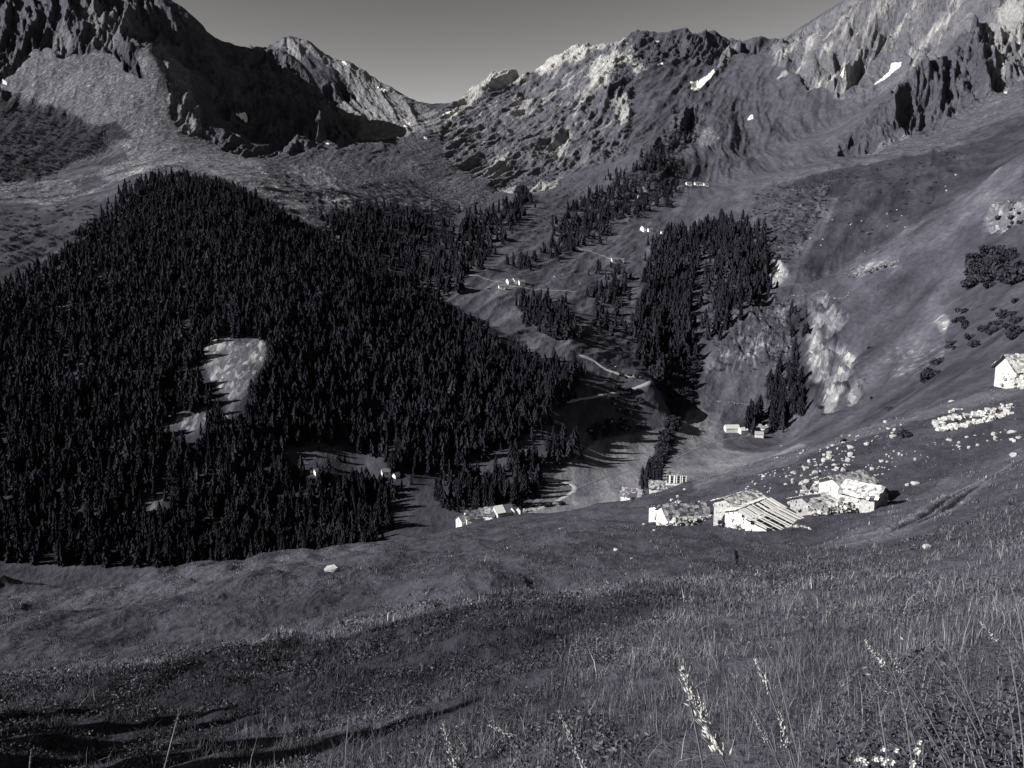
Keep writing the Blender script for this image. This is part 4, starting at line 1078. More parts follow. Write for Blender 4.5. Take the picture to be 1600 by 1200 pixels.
def hut(u, v, L, D, wh, rise, rz, label, name='stone_hut', group=None, wall=None, roof=None, slabs=0, hole=None, door=None, window=(), ymin=0, seed=1, over=.35, rooftone=1.0, mono=False, at=None, sink=1.6, category='hut', planks=False, walltone=1.0, yfix=None):
    """gabled hut: ridge along local x, L long, D deep, walls wh high. door / window: (side, position, width, height, sill) with side in f b l r"""
    r = np.random.default_rng(seed)
    p = hit(u, v, ymin) if at is None else np.array(at)
    if yfix: p = np.array([float(ray(u, v)[0]) * yfix, yfix, 0.0]); p[2] = float(ground(p[0], p[1]))
    t = empty(name, p, rz); tag(t, label, category, group)
    hx, hy = L / 2, D / 2
    zt = wh + (0 if mono else rise)
    V = [(-hx, -hy, -sink), (hx, -hy, -sink), (hx, hy, -sink), (-hx, hy, -sink), (-hx, -hy, wh), (hx, -hy, wh), (hx, hy, wh + (rise if mono else 0)), (-hx, hy, wh + (rise if mono else 0)), (-hx, 0, zt), (hx, 0, zt)]
    m = MB()
    if mono: m.add(V[:8], [(0, 1, 5, 4), (1, 2, 6, 5), (2, 3, 7, 6), (3, 0, 4, 7), (4, 5, 6, 7)], walltone)
    else: m.add(V, [(0, 1, 5, 4), (2, 3, 7, 6), (1, 2, 6, 9, 5), (3, 0, 4, 8, 7), (4, 5, 9, 8), (6, 7, 8, 9)], walltone)
    if wall is M_RUBBLE or wall is M_WALL:
        k = int(L * 5)
        for _ in range(k):                                   # stones standing proud of the wall face
            s = r.uniform(.18, .4); side = r.integers(4); zz = r.uniform(0, wh * .95)
            if side < 2: c = (r.uniform(-hx, hx), (-hy if side == 0 else hy), zz)
            else: c = ((-hx if side == 2 else hx), r.uniform(-hy, hy), zz)
            m.box(c, (s, s, s * .6), None, walltone * r.uniform(.6, 1.25))
    wall_o = m.build('wall', wall or M_WALL, t)
    # roof
    rm_ = MB()
    planes = []
    if mono:
        s = math.hypot(D, rise); planes.append((Vector((-hx, hy, wh + rise)), Vector((0, -D / s, -rise / s)), s))
    else:
        s = math.hypot(hy, rise)
        planes.append((Vector((-hx, 0, zt)), Vector((0, -hy / s, -rise / s)), s)); planes.append((Vector((-hx, 0, zt)), Vector((0, hy / s, -rise / s)), s))
    for k, (o, ey, s) in enumerate(planes):
        ex = Vector((1, 0, 0)); n = ex.cross(ey); n = n if n.z > 0 else -n
        R = Matrix((ex, ey, ex.cross(ey))).transposed()
        ll = L + 2 * over; sl = s + over
        o2 = o - ex * over
        if planks:
            nb = int(ll / .30); bw_ = ll / nb
            for i in range(nb):
                gap = r.random() < planks
                if gap and r.random() < .8:
                    # only a short run of the board is left
                    f0, f1 = (0, r.uniform(.05, .35)) if r.random() < .6 else (r.uniform(.65, .95), 1)
                    if r.random() < .82: continue
                else: f0, f1 = (r.uniform(0, .06), 1 - r.uniform(0, .05))
                c = o2 + ex * ((i + .5) * bw_) + ey * (sl * (f0 + f1) / 2) + n * (.16 + r.uniform(0, .03))
                rm_.box(c, (bw_ * r.uniform(.72, .96), sl * (f1 - f0), .05), R, r.uniform(.8, 1.15))
            for q in range(4):                               # battens across
                rm_.box(o2 + ex * (ll / 2) + ey * (sl * (.08 + .28 * q)) + n * .09, (ll, .10, .08), R, .5)
        elif slabs:
            rm_.box(o2 + ex * (ll / 2) + ey * (sl / 2) + n * (-.02), (ll, sl, .10), R, .35)
            slab_field(rm_, o2, ex, ey, n, ll, sl, slabs, r, (.3 * rooftone, 1.9 * rooftone), hole)
        else:
            rm_.box(o2 + ex * (ll / 2) + ey * (sl / 2) + n * .06, (ll, sl, .14), R, rooftone)
    rm_.build('roof', roof or M_SLAB, t)
    if planks:                                               # flat dark sheet under the boards, standing in for the shade inside
        dk = MB()
        for k, (o, ey, s) in enumerate(planes):
            ex = Vector((1, 0, 0)); n = ex.cross(ey); n = n if n.z > 0 else -n
            R = Matrix((ex, ey, ex.cross(ey))).transposed()
            dk.box(o + ex * hx + ey * (s / 2) + n * .01, (L, s, .05), R, 1)
        dk.build('shade_sheet', M_DARK, t)
    for lst, nm in ((([door] if door else []), 'door'), (window, 'window')):
        for (side, pos, w, h, sill) in lst:
            b = MB()
            if side in 'fb': b.box((pos * hx, (-hy if side == 'f' else hy), sill + h / 2), (w, .12, h))
            else: b.box(((-hx if side == 'l' else hx), pos * hy, sill + h / 2), (.12, w, h))
            b.build(nm, M_DARK, t)
    return t


R_ = math.radians
# ---- the big ruined farmhouse group in the middle distance
E1 = Vector((.72, .69, 0)); E2 = Vector((.69, -.72, 0)); RZ1 = math.atan2(.69, .72)
O = Vector(hit(1166, 829, 60)); O.z += .1


def onplan(s, t, dz=0): q = O + E1 * s + E2 * t; return (q.x, q.y, O.z + dz)


hut(0, 0, 8.6, 4.6, .35, 1.1, RZ1, 'ruined farmhouse with broken plank roof and white gable, left end of the row', 'farmhouse', 'ruined farm buildings', M_WALL, M_PLANK, mono=True, at=onplan(4.2, 2.2), seed=3, planks=.55,
    window=[('l', .55, .5, .5, 1.0)], door=('l', -.55, .8, 1.2, -.1), over=.3, sink=2.5, category='house', walltone=1.15)
hut(0, 0, 7.6, 4.2, 1.5, .7, RZ1, 'farmhouse with dark overhanging eaves and patched plank roof, behind the white gable', 'farmhouse', 'ruined farm buildings', M_WALL, M_PLANK, at=onplan(5.0, -2.0, -.2), seed=4, planks=.42,
    window=[('l', -.35, .45, .6, 1.4)], over=.7, sink=3, category='house', walltone=1.15)
hut(0, 0, 6.4, 3.8, 1.0, .8, RZ1 - .1, 'low barn roofed with pale stone slabs behind the plank roofs', 'stone_barn', 'ruined farm buildings', M_RUBBLE, M_SLAB, slabs=.55, at=onplan(7.2, -5.6, .5), seed=5, rooftone=1.9, sink=3.5, category='barn')
B = Vector(hit(1304, 799, 60))
hut(0, 0, 7.6, 4.6, .9, .9, R_(24), 'collapsing stone house with a rubble covered roof in the middle of the farm', 'stone_house', 'ruined farm buildings', M_RUBBLE, M_SLAB, slabs=.6, at=(B.x - .6, B.y + 3.0, B.z - .1), seed=6, rooftone=1.7,
    hole=lambda a, b, r: (a < .45 and b < .3) or r.random() < .12, sink=3, category='house', walltone=.8)
Cc = Vector(hit(1366, 796, 60))
hut(0, 0, 4.6, 4.2, 1.6, 1.2, R_(133), 'stone house with bright slab roof and black shaded gable at the right end', 'stone_house', 'ruined farm buildings', M_RUBBLE, M_SLAB, slabs=.5, at=(Cc.x - .3, Cc.y + 2.6, Cc.z), seed=7, rooftone=2.3, sink=3, category='house', walltone=1.2,
    hole=lambda a, b, r: r.random() < .05)
hut(0, 0, 6.0, 4.4, 1.2, 1.0, R_(30), 'stone house with white left gable and grey slab roof behind the right end house', 'stone_house', 'ruined farm buildings', M_WALL, M_SLAB, slabs=.5, at=(Cc.x - .6, Cc.y + 8.5, Cc.z + .4), seed=8, rooftone=1.35, over=.6, sink=4, category='house')
rb = MB(); rr = np.random.default_rng(5)
gp = lambda u, v: tuple(hit(u, v, 60))
rubble(rb, [gp(1250, 797), gp(1275, 803), gp(1300, 803), gp(1330, 799)], rr, 190, .5, .8, up=.6)
rubble(rb, [gp(1246, 799), gp(1252, 794), gp(1258, 788), gp(1263, 784)], rr, 130, .55, .6, up=.7)
rubble(rb, [gp(1258, 775), gp(1285, 770), gp(1300, 768)], rr, 110, .5, 1.0, up=.6)
tag(rb.build('rubble', M_RUBBLE), 'heap of fallen masonry along the front of the rubble roofed house', 'rubble', None, 'stuff')
rb = MB(); rubble(rb, [gp(1145, 812), gp(1150, 822), gp(1156, 829)], rr, 26, .45, .35, up=.4)
tag(rb.build('rubble', M_RUBBLE), 'small heap of stones against the left of the white gable', 'rubble', None, 'stuff')
rb = MB(); rubble(rb, [gp(1233, 822), gp(1250, 824), gp(1268, 829)], rr, 26, .3, .15, up=.08)
tag(rb.build('stone_wall', M_RUBBLE), 'low line of stones in the grass below the plank roof', 'wall')

# ---- huts nearer the crest
hut(988, 776, 6.6, 5.6, 1.9, 1.9, R_(-24), 'stone hut with a gaping hole in its slab roof, leftmost of the crest ruins', 'stone_hut', 'ruined huts on the crest', M_WALL, M_SLAB, slabs=.7, seed=11, yfix=281, hole=lambda a, b, r: (.42 < a < .85 and .45 < b < 1.0) or r.random() < .06, rooftone=.95, window=[('f', .3, 2.0, 1.2, .7)], walltone=1.2)
hut(1032, 763, 7.2, 5.0, 1.7, 2.0, R_(-8), 'stone hut with tattered slab roof and white front wall, middle of the crest ruins', 'stone_hut', 'ruined huts on the crest', M_WALL, M_SLAB, slabs=.7, seed=12, yfix=281, hole=lambda a, b, r: b > .35 and r.random() < .45, rooftone=1.1, window=[('l', .1, 1.4, 1.6, 0)], walltone=1.3)
t = hut(1057, 761, 6.4, 4.6, 1.5, 2.0, R_(-12), 'hut with bare rafters and fallen roof, rightmost of the crest ruins', 'stone_hut', 'ruined huts on the crest', M_WALL, M_PLANK, seed=13, yfix=281, planks=.6, walltone=1.3)
hut(1040, 812, 5.0, 5.4, 2.3, 1.0, R_(20), 'stone hut with holed white wall, left half of the lower ruin', 'stone_hut', 'lower ruined hut pair', M_WALL, M_SLAB, slabs=.55, seed=14, ymin=100, hole=lambda a, b, r: (a > .3 and b > .2 and r.random() < .85) or r.random() < .2, rooftone=.9, window=[('f', -.3, .8, .7, 1.2), ('l', -.2, .7, .8, 1.0)], walltone=1.25)
hut(1066, 814, 7.4, 5.2, 1.5, 1.5, R_(12), 'long hut sunk under loose roof slabs, right half of the lower ruin', 'stone_hut', 'lower ruined hut pair', M_WALL, M_SLAB, slabs=.6, seed=15, ymin=100, hole=lambda a, b, r: r.random() < .45, rooftone=.9, door=('f', -.25, .9, 1.5, -.2), walltone=1.2)

rb = MB(); rubble(rb, [tuple(hit(1036, 818, 100)), tuple(hit(1058, 822, 100)), tuple(hit(1080, 820, 100)), tuple(hit(1098, 814, 100))], rr, 130, .5, .8, (.5, 1.5), up=.6)
rubble(rb, [tuple(hit(1050, 797, 100)), tuple(hit(1075, 798, 100)), tuple(hit(1096, 806, 100))], rr, 80, .5, .7, (.4, 1.4), up=.9)
tag(rb.build('rubble', M_RUBBLE), 'fallen slabs and stones round the lower hut ruin', 'rubble', None, 'stuff')
# ---- row of huts on the crest, further off
CR = 'huts in the row on the crest'
hut(724, 828, 4.6, 4.6, 3.0, 1.8, R_(38), 'small white gabled hut at the left end of the hut row', 'stone_hut', CR, M_WALL, seed=21, yfix=354, rooftone=.8, window=[('l', 0, .7, .7, 2.2)], walltone=1.3)
hut(741, 824, 7.6, 7.6, 3.4, 2.6, R_(12), 'tall white hut with grey pyramid-like slab roof, second in the row', 'stone_hut', CR, M_WALL, M_SLAB, slabs=.9, seed=22, yfix=354, rooftone=.5, door=('f', .75, 1.2, 2.0, 0), walltone=1.3)
hut(762, 820, 7.2, 6.8, 3.0, 2.0, R_(-14), 'hut with tilted grey roof over a bright wall, middle of the row', 'stone_hut', CR, M_WALL, M_SLAB, slabs=.9, seed=23, yfix=354, rooftone=.5, walltone=1.3)
hut(770, 810, 6.6, 5.0, 3.6, 1.8, R_(8), 'shabby stone hut behind the others in the row', 'stone_hut', CR, M_RUBBLE, M_SLAB, slabs=.9, seed=24, yfix=354, rooftone=1.4)
t = hut(785, 812, 8.0, 7.4, 2.8, 2.4, R_(28), 'hut with two-tone roof, half bright and half grey, right of the row', 'stone_hut', CR, M_WALL, M_SLAB, seed=25, yfix=354, rooftone=.55)
b = MB(); b.box((-2.2, -2.05, 4.22), (4.2, 4.4, .1), Matrix.Rotation(math.atan2(2.4, 3.7), 3, 'X'), 1.1); b.build('roof_sheet', M_PLANK, t)
hut(803, 806, 3.4, 2.4, 2.2, 1.4, R_(60), 'roofless white gable stump right of the two-tone roof', 'stone_hut', CR, M_WALL, M_RUBBLE, seed=26, yfix=354, over=0, walltone=1.3)
hut(811, 802, 2.8, 2.2, 2.0, 1.2, R_(70), 'last small white wall fragment of the hut row', 'stone_hut', CR, M_WALL, M_RUBBLE, seed=27, yfix=354, over=0, walltone=1.3)
rb = MB(); rubble(rb, [tuple(hit(814, 801, 250)), tuple(hit(825, 799, 250)), tuple(hit(836, 797, 250))], rr, 50, .9, .5, up=.5)
tag(rb.build('stone_wall', M_RUBBLE), 'broken stone wall between the hut row and the dirt track', 'wall')

# ---- house cut by the right edge of the view
hut(1594, 596, 8.0, 7.0, 3.4, 3.0, R_(8), 'stone house with broad pale slab roof at the right edge of the view', 'stone_house', None, M_WALL, M_SLAB, slabs=.8, seed=31, ymin=120, over=.9, rooftone=1.9, category='house', window=[('f', -.2, .6, .6, 1.6)], door=('f', .4, 1.0, 1.9, 0))
rb = MB(); rubble(rb, [tuple(hit(1572, 606, 120)), tuple(hit(1585, 604, 120)), tuple(hit(1600, 606, 120)), tuple(hit(1625, 604, 120))], rr, 110, .9, .6, (.9, 1.6), up=1.1)
tag(rb.build('stone_wall', M_RUBBLE), 'thick rubble retaining wall under the house at the right edge', 'wall')


# ---- collapsed enclosure of pale stones on the right
def stone_line(px, label, n, size, spread, ymin=60, name='stone_wall', up=.35):
    tones = (.8, 1.5) if ymin < 100 else (.22, .7)
    m = MB(); rubble(m, [tuple(hit(u, v, ymin)) for u, v in px], rr, n, size, spread, tones, up)
    return tag(m.build(name, M_RUBBLE), label, 'wall')


stone_line([(1468,672),(1466,664),(1474,658),(1500,655),(1530,649),(1556,644),(1580,637)], 'upper wall of the collapsed stone enclosure', 200, .75, .45)
stone_line([(1472,673),(1490,670),(1510,666),(1540,659),(1560,653),(1576,647)], 'lower wall of the collapsed stone enclosure', 170, .75, .35)
stone_line([(1485,645),(1500,640)], 'short stone line above the collapsed enclosure', 16, .6, .25)
stone_line([(1228,470),(1236,462),(1250,463),(1262,459)], 'thin field wall on the shoulder above the ravine', 60, 1.0, .3, 500)
stone_line([(1284,454),(1292,458),(1297,466),(1312,467),(1324,465),(1328,455)], 'thin field wall enclosing the dark little field', 90, 1.0, .3, 450)
stone_line([(1336,430),(1360,424),(1385,415),(1400,412)], 'band of broken stones across the upper right slope', 90, 1.6, 3.0, 450, 'stone_wall')
stone_line([(1120,627),(1140,629),(1160,632),(1184,634)], 'thin field wall above the hamlet meadow', 60, 1.0, .3, 500)

# ---- hamlet below the ravine
HM = 'huts of the valley hamlet'
hut(1143, 674, 11.5, 6.5, 3.2, 2.6, R_(4), 'long white house at the left of the valley hamlet', 'white_house', HM, M_WALL, M_PLANK, seed=41, ymin=500, rooftone=.8, category='house', walltone=1.3)
hut(1161, 676, 7.0, 5.0, 2.6, 2.0, R_(18), 'white hut right beside the long house of the hamlet', 'white_house', HM, M_WALL, M_PLANK, seed=42, ymin=500, rooftone=1.0, category='house', walltone=1.3)
for (u, v, L, rz, tone, lab) in [(1175, 672, 5.5, 40, 1.9, 'pale hut at the left rear of the hamlet cluster'), (1184, 671, 5.5, -20, 1.6, 'grey hut at the back of the hamlet cluster'), (1194, 674, 6.5, -30, 1.2, 'grey roofed hut at the right of the hamlet cluster'),
                                (1181, 677, 6.0, 25, .9, 'dark roofed hut in the centre of the hamlet cluster'), (1200, 671, 4.5, 30, 1.8, 'small pale hut at the right rear of the hamlet cluster'), (1186, 683, 6.5, -12, 2.2, 'bright hut in front of the hamlet cluster')]:
    hut(u, v, L, L * .8, 2.8, 2.0, R_(rz), lab, 'stone_hut', HM, M_WALL, M_SLAB, seed=int(u), ymin=500, rooftone=tone * .7, walltone=1.2)
# ---- lone far huts
for (u, v, L, rz, ym, lab) in [(497, 740, 5.0, 40, 440, 'small white hut in the forest clearing on the left'), (490, 737, 3.6, 10, 440, 'grey shed behind the white hut in the forest clearing'), (503, 741, 3.0, 20, 440, 'tiny white shed right of the white hut in the clearing'),
                               (603, 741, 5.2, 20, 440, 'hut with white wall and grey roof at the edge of the left wood'), (619, 745, 3.8, 50, 440, 'small round-ended white hut below the edge of the left wood'),
                               (882, 601, 7.5, 5, 560, 'white hut beside the lower end of the winding track'), (872, 603, 6.0, 5, 560, 'low pale shed left of the hut by the winding track'),
                               (797, 443, 8, 30, 800, 'left hut of the three on the upper pasture'), (806, 442, 8, 35, 800, 'middle hut of the three on the upper pasture'), (815, 444, 7, 20, 800, 'right hut of the three on the upper pasture'), (784, 451, 7, 10, 800, 'low pale shed below the three pasture huts'),
                               (960, 410, 9, 15, 900, 'left hut of the pair on the middle pasture'), (969, 411, 9, 5, 900, 'right hut of the pair on the middle pasture'),
                               (1007, 361, 11, 35, 1000, 'white gabled hut on the high pasture shoulder'), (1016, 362, 8, 15, 1000, 'second hut on the high pasture shoulder'), (1036, 366, 7, 15, 1000, 'small pale hut among trees by the high shoulder'),
                               (1076, 290, 10, 10, 1200, 'leftmost hut of the highest row'), (1089, 290, 10, 10, 1200, 'second hut of the highest row'), (1096, 290, 9, 10, 1200, 'third hut of the highest row'), (1103, 291, 9, 10, 1200, 'rightmost hut of the highest row')]:
    hut(u, v, L, L * .75, L * .42, L * .3, R_(rz), lab, 'stone_hut', None, M_WALL, M_SLAB, seed=int(u), ymin=ym, rooftone=.75, walltone=1.5, door=('f', .2, L * .15, L * .28, 0))
# ------------------------------------------------------------------ meadow grass (uncountable: one object) and the single plants in front
M_GRASS = simple_mat('meadow_grass', 0.080, .25, .7, .75, 'Object', attr='tone', spec=.25)
M_STRAW = simple_mat('dry_seed_head', 0.36, .25, 40, .8, 'Object', attr='tone', spec=.2)
M_STEM = simple_mat('grass_stem', 0.15, .25, 20, .7, 'Object', attr='tone', spec=.3)
M_HERB = simple_mat('herb_leaf', 0.055, .4, 14, .6, 'Object', attr='tone', spec=.35)
M_PETAL = simple_mat('white_petal', 0.85, .1, 20, .7, 'Object')


def blades(n, y0, y1, hmin, hmax, wk, wmin, seed, bend=.35, amax=.74, tri=False, straw=0.0):
    r = np.random.default_rng(seed)
    a = r.uniform(-amax, amax, n); b = r.uniform(math.log(y0 + Y0), math.log(y1 + Y0), n)
    y = np.exp(b) - Y0; x = a * (y + Y0)
    # gather into tussocks
    cl = fbm(x / (.35 + .02 * y), y / (.35 + .03 * y), 3, seed)
    keep = r.random(n) < np.clip(.62 + 1.5 * cl, .06, 1)
    x, y, cl = x[keep], y[keep], cl[keep]; n = len(x)
    z = ground(x, y); u, v = project(x, y, z)
    keep = (u > -80) & (u < 1680) & (v < 1330) & (v < sample(RUNMIN, x, y) + 14)
    x, y, z, cl = x[keep], y[keep], z[keep], cl[keep]; n = len(x)
    big = fbm(x / 2.6, y / 3.4, 3, seed + 5)
    h = (hmin + (hmax - hmin) * r.random(n) ** 1.6) * np.clip(1 + 1.3 * cl + .6 * big, .3, 2.2) * np.clip(.55 + .09 * y, .5, 1)
    w = np.maximum(wmin, wk * y) * r.uniform(.7, 1.4, n)
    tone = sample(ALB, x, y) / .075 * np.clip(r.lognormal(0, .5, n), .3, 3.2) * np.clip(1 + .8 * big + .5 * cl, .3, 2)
    isst = r.random(n) < straw
    h *= 1 - .85 * sample(TRACKFREE, x, y)
    h = np.where(isst, h * 1.5 + .05, h); tone = np.where(isst, tone * r.uniform(1.6, 3.2, n), tone); w = np.where(isst, w * .75, w)
    ang = r.uniform(0, 6.283, n); la = r.uniform(0, 6.283, n); lean = h * np.abs(r.normal(0, bend, n))
    lx, ly = lean * np.cos(la), lean * np.sin(la)
    wx, wy = w * .5 * np.cos(ang), w * .5 * np.sin(ang)
    P0 = np.stack([x, y, z - .03], 1)
    W_ = np.stack([wx, wy, np.zeros(n)], 1)
    top = P0 + np.stack([lx, ly, h * np.sqrt(np.clip(1 - (lean / h) ** 2 * .6, .2, 1))], 1)
    if tri:
        V = np.stack([P0 - W_, P0 + W_, top], 1).reshape(-1, 3)
        k = np.arange(n)[:, None] * 3
        return V, (k + np.array([[0, 1, 2]])).ravel(), np.full(n, 3), np.repeat(tone, 3), 3 * n
    mid = P0 * .45 + top * .55 - np.stack([lx, ly, np.zeros(n)], 1) * .22
    V = np.stack([P0 - W_, P0 + W_, mid + W_ * .75, mid - W_ * .75, top], 1).reshape(-1, 3)
    k = np.arange(n)[:, None] * 5
    f = np.concatenate([k + np.array([[0, 1, 2, 3]]), k + np.array([[3, 2, 4]])], 1).ravel()
    t = np.stack([tone * .9, tone * .9, tone, tone, tone * 1.1], 1).ravel()
    return V, f, np.tile([4, 3], n), t, 5 * n


parts_ = [blades(150000, 1.9, 9, .06, .24, .0007, .003, 1001, .7, straw=.02),
          blades(420000, 7, 50, .06, .22, .0007, .0035, 1002, .6, straw=.022),
          blades(70000, 24, 62, .08, .27, .0008, .004, 1003, .45, straw=.05),
          blades(190000, 48, 330, .12, .34, .0009, .004, 1004, .4, amax=.72, tri=True, straw=.03)]
off = 0; GVV, GFF, GSS, GTT = [], [], [], []
for V, f, s, t, k in parts_:
    GVV.append(V); GFF.append(f + off); GSS.append(s); GTT.append(t); off += k
print('GRASS faces', sum(len(s) for s in GSS))
tag(link_obj('grass', mesh_np('grass', np.concatenate(GVV), np.concatenate(GFF), np.concatenate(GSS), M_GRASS, False, {'tone': np.concatenate(GTT)})),
    'tussocky alpine meadow grass with dry stalks covering the hillside', 'grass', None, 'stuff')


# ---- low heath cushions between the grass
def heath(n, y0, y1, seed):
    r = np.random.default_rng(seed)
    a = r.uniform(-.74, .74, n); b = r.uniform(math.log(y0 + Y0), math.log(y1 + Y0), n)
    y = np.exp(b) - Y0; x = a * (y + Y0)
    c1 = fbm(x / 1.1, y / 1.3, 3, seed + 1) + .5 * fbm(x / 4.5, y / 6, 2, seed + 2)
    keep = c1 > -.05 + .25 * r.random(n) + .28 * sstep(.02, .22, x / (y + Y0))
    x, y, c1 = x[keep], y[keep], c1[keep]
    z = ground(x, y); u, v = project(x, y, z)
    keep = (u > -60) & (u < 1660) & (v < 1300) & (v < sample(RUNMIN, x, y) + 12); x, y, z, c1 = x[keep], y[keep], z[keep], c1[keep]; n = len(x)
    z = z + np.clip(c1 + .1, 0, .6) * .45 * r.random(n)
    s = np.maximum(.012, .0011 * y) * r.uniform(.7, 1.6, n)
    d = r.normal(0, 1, (n, 3)); d /= np.linalg.norm(d, axis=1)[:, None]
    e = np.cross(d, r.normal(0, 1, (n, 3))); e /= np.linalg.norm(e, axis=1)[:, None] + 1e-9
    P0 = np.stack([x, y, z], 1); S = s[:, None]
    V = np.stack([P0 - d * S * 1.5, P0 + e * S * .6, P0 + d * S * 1.5, P0 - e * S * .6], 1).reshape(-1, 3)
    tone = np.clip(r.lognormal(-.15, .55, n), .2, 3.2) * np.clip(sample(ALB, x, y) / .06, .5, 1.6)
    return V, np.repeat(tone, 4), n


hV, hT, hn = heath(420000, 5, 62, 1101)
tag(link_obj('heath', mesh_np('heath', hV, np.arange(hn * 4), np.full(hn, 4), M_HERB, False, {'tone': hT})),
    'low dark heath cushions between the grasses of the near slope', 'heath', None, 'stuff')


# ---- seed heads close to the camera
def at_px(u, v, y): kx, kz = ray(u, v); return Vector((kx * y, y, kz * y))


def root_below(A, Bq):
    """follow the lean of the stalk down until it meets the ground"""
    d = (Bq - A).normalized(); d = Vector((d.x * .75, d.y, min(d.z, -.35))).normalized(); q = Bq.copy()
    for _ in range(400):
        if q.z < float(ground(q.x, q.y)): break
        q = q + d * .01; d = (d + Vector((0, 0, -.012))).normalized()
    return Vector((q.x, q.y, q.z))


def seed_grass(top, bot, y, label, seed, fat=1.0, root=None, tone=1.0, spike=46, group='seed heads close to the camera'):
    """top / bot: ends of the seed head in the photo; the stalk runs on down to its root in the turf"""
    r = np.random.default_rng(seed)
    A = at_px(*top, y); Bq = at_px(*bot, y)
    L = (A - Bq).length
    g = root_below(A, Bq)
    t = empty('seed_grass', g); tag(t, label, 'grass stalk', group)
    a, b = A - g, Bq - g
    m = MB(); pts = []
    dn = (b - a).normalized(); c1 = b + dn * b.length * .5
    for i in range(9):
        q = i / 8; p = (1 - q) ** 2 * Vector((0, 0, -.02)) + 2 * q * (1 - q) * c1 + q * q * b
        pts.append(p)
    pts += [b.lerp(a, .35), b.lerp(a, .7), a]
    m.tube(pts, [.0022 * y * .5] * 9 + [.0016 * y * .5, .0011 * y * .5, .0004], 5)
    # p = pts[4]; m.add([p + Vector((.003, 0, 0)), p - Vector((.003, 0, 0)), p + Vector((-.05, .01, .07)), p + Vector((-.11, .02, .08))], [(0, 1, 2), (0, 2, 3)], 1.1)
    m.build('stem', M_STEM, t)
    hm = MB(); ax = (a - b).normalized(); s0 = L / 9
    spike = int(spike * 1.7)
    for i in range(spike):
        q = (i + r.uniform(0, 1)) / spike
        c = b.lerp(a, q) + Vector((r.normal(0, 1), r.normal(0, 1), r.normal(0, 1))) * (.045 * L * fat * (1.1 - q) ** .7)
        dr = (ax + Vector((r.normal(0, .35), r.normal(0, .35), r.normal(0, .2)))).normalized()
        ln = s0 * r.uniform(.9, 1.5) * (1 - .45 * q) * .95; wd = ln * r.uniform(.13, .21) * fat
        e1 = dr.orthogonal().normalized(); e2 = dr.cross(e1)
        tn = tone * r.uniform(.7, 1.25)
        ring = [c + dr * ln * .4 + (e1 * math.cos(k * 1.2566) + e2 * math.sin(k * 1.2566)) * wd for k in range(5)]
        hm.add([c] + ring + [c + dr * ln], [(0, 1 + (k + 1) % 5, 1 + k) for k in range(5)] + [(6, 1 + k, 1 + (k + 1) % 5) for k in range(5)], tn)
        if i % 3 == 0: hm.tube([c + dr * ln * .9, c + dr * ln * 1.9], [.0006, .0002], 3, tn)
    hm.build('seed_head', M_STRAW, t, smooth=True)
    return t


for args in [((1066, 1048), (1128, 1182), 1.25, 'largest pale seed head, long and drooping, at the bottom centre right', 1, .8, (1142, 1240), 1.15, 60),
             ((1181, 1030), (1201, 1078), 1.5, 'short bright seed head left of the tall bare stalk', 2, 1.2, (1225, 1215), 1.3, 30),
             ((1217, 1112), (1232, 1168), 1.5, 'fluffy bright seed head low, beside the dark leafy plants', 3, 1.2, (1250, 1225), 1.2, 34),
             ((1352, 1002), (1384, 1043), 1.5, 'left head of the pair of bright heads above the leafy plants', 4, 1.1, (1428, 1225), 1.4, 34),
             ((1384, 1012), (1412, 1054), 1.55, 'right, fainter head of the pair above the leafy plants', 5, 1.1, (1432, 1225), .8, 34),
             ((1366, 1062), (1392, 1086), 1.6, 'small fluffy head hanging under the pair of heads', 6, 1.4, (1420, 1225), .8, 24),
             ((1533, 973), (1560, 1002), 1.9, 'pale seed head standing alone high at the right', 7, 1.1, (1580, 1060), 1.2, 30),
             ((1058, 1015), (1066, 1046), 1.9, 'faint slim head just above the largest seed head', 8, .9, (1072, 1120), .7, 24),
             ((1139, 1043), (1151, 1061), 2.2, 'tiny pale head between the two brighter heads', 9, 1.2, (1165, 1110), 1.1, 16),
             ((692, 1133), (718, 1205), 2.0, 'upright pale head left of the drooping head', 10, .9, (722, 1260), .85, 40),
             ((766, 1134), (806, 1152), 2.3, 'bright head bent over sideways', 11, 1.1, (812, 1240), 1.3, 24),
             ((876, 1116), (918, 1206), 2.0, 'long slanting pale head at the bottom centre', 12, .8, (930, 1260), .75, 44),
             ((1174, 1113), (1202, 1164), 1.7, 'slanting pale head between the largest head and the leafy plants', 13, .7, (1212, 1225), .9, 30),
             ((578, 1183), (586, 1215), 2.4, 'stubby bright head cut by the bottom edge', 14, 1.1, (590, 1260), 1.1, 20),
             ((49, 1172), (47, 1192), 3.2, 'tiny pale head at the bottom left', 15, 1.0, (47, 1240), .8, 14),
             ((284, 1102), (274, 1136), 2.6, 'dull brownish head on a tall stalk at the lower left', 16, 1.3, (268, 1240), .25, 24),
             ((960, 1158), (978, 1175), 2.3, 'small bright fleck of a head below the sideways one', 17, .9, (985, 1240), 1.2, 14)]:
    top, bot, y, lab, sd, fat, root, tone, sp = args
    seed_grass(top, bot, y, lab, sd, fat, root, tone, sp)


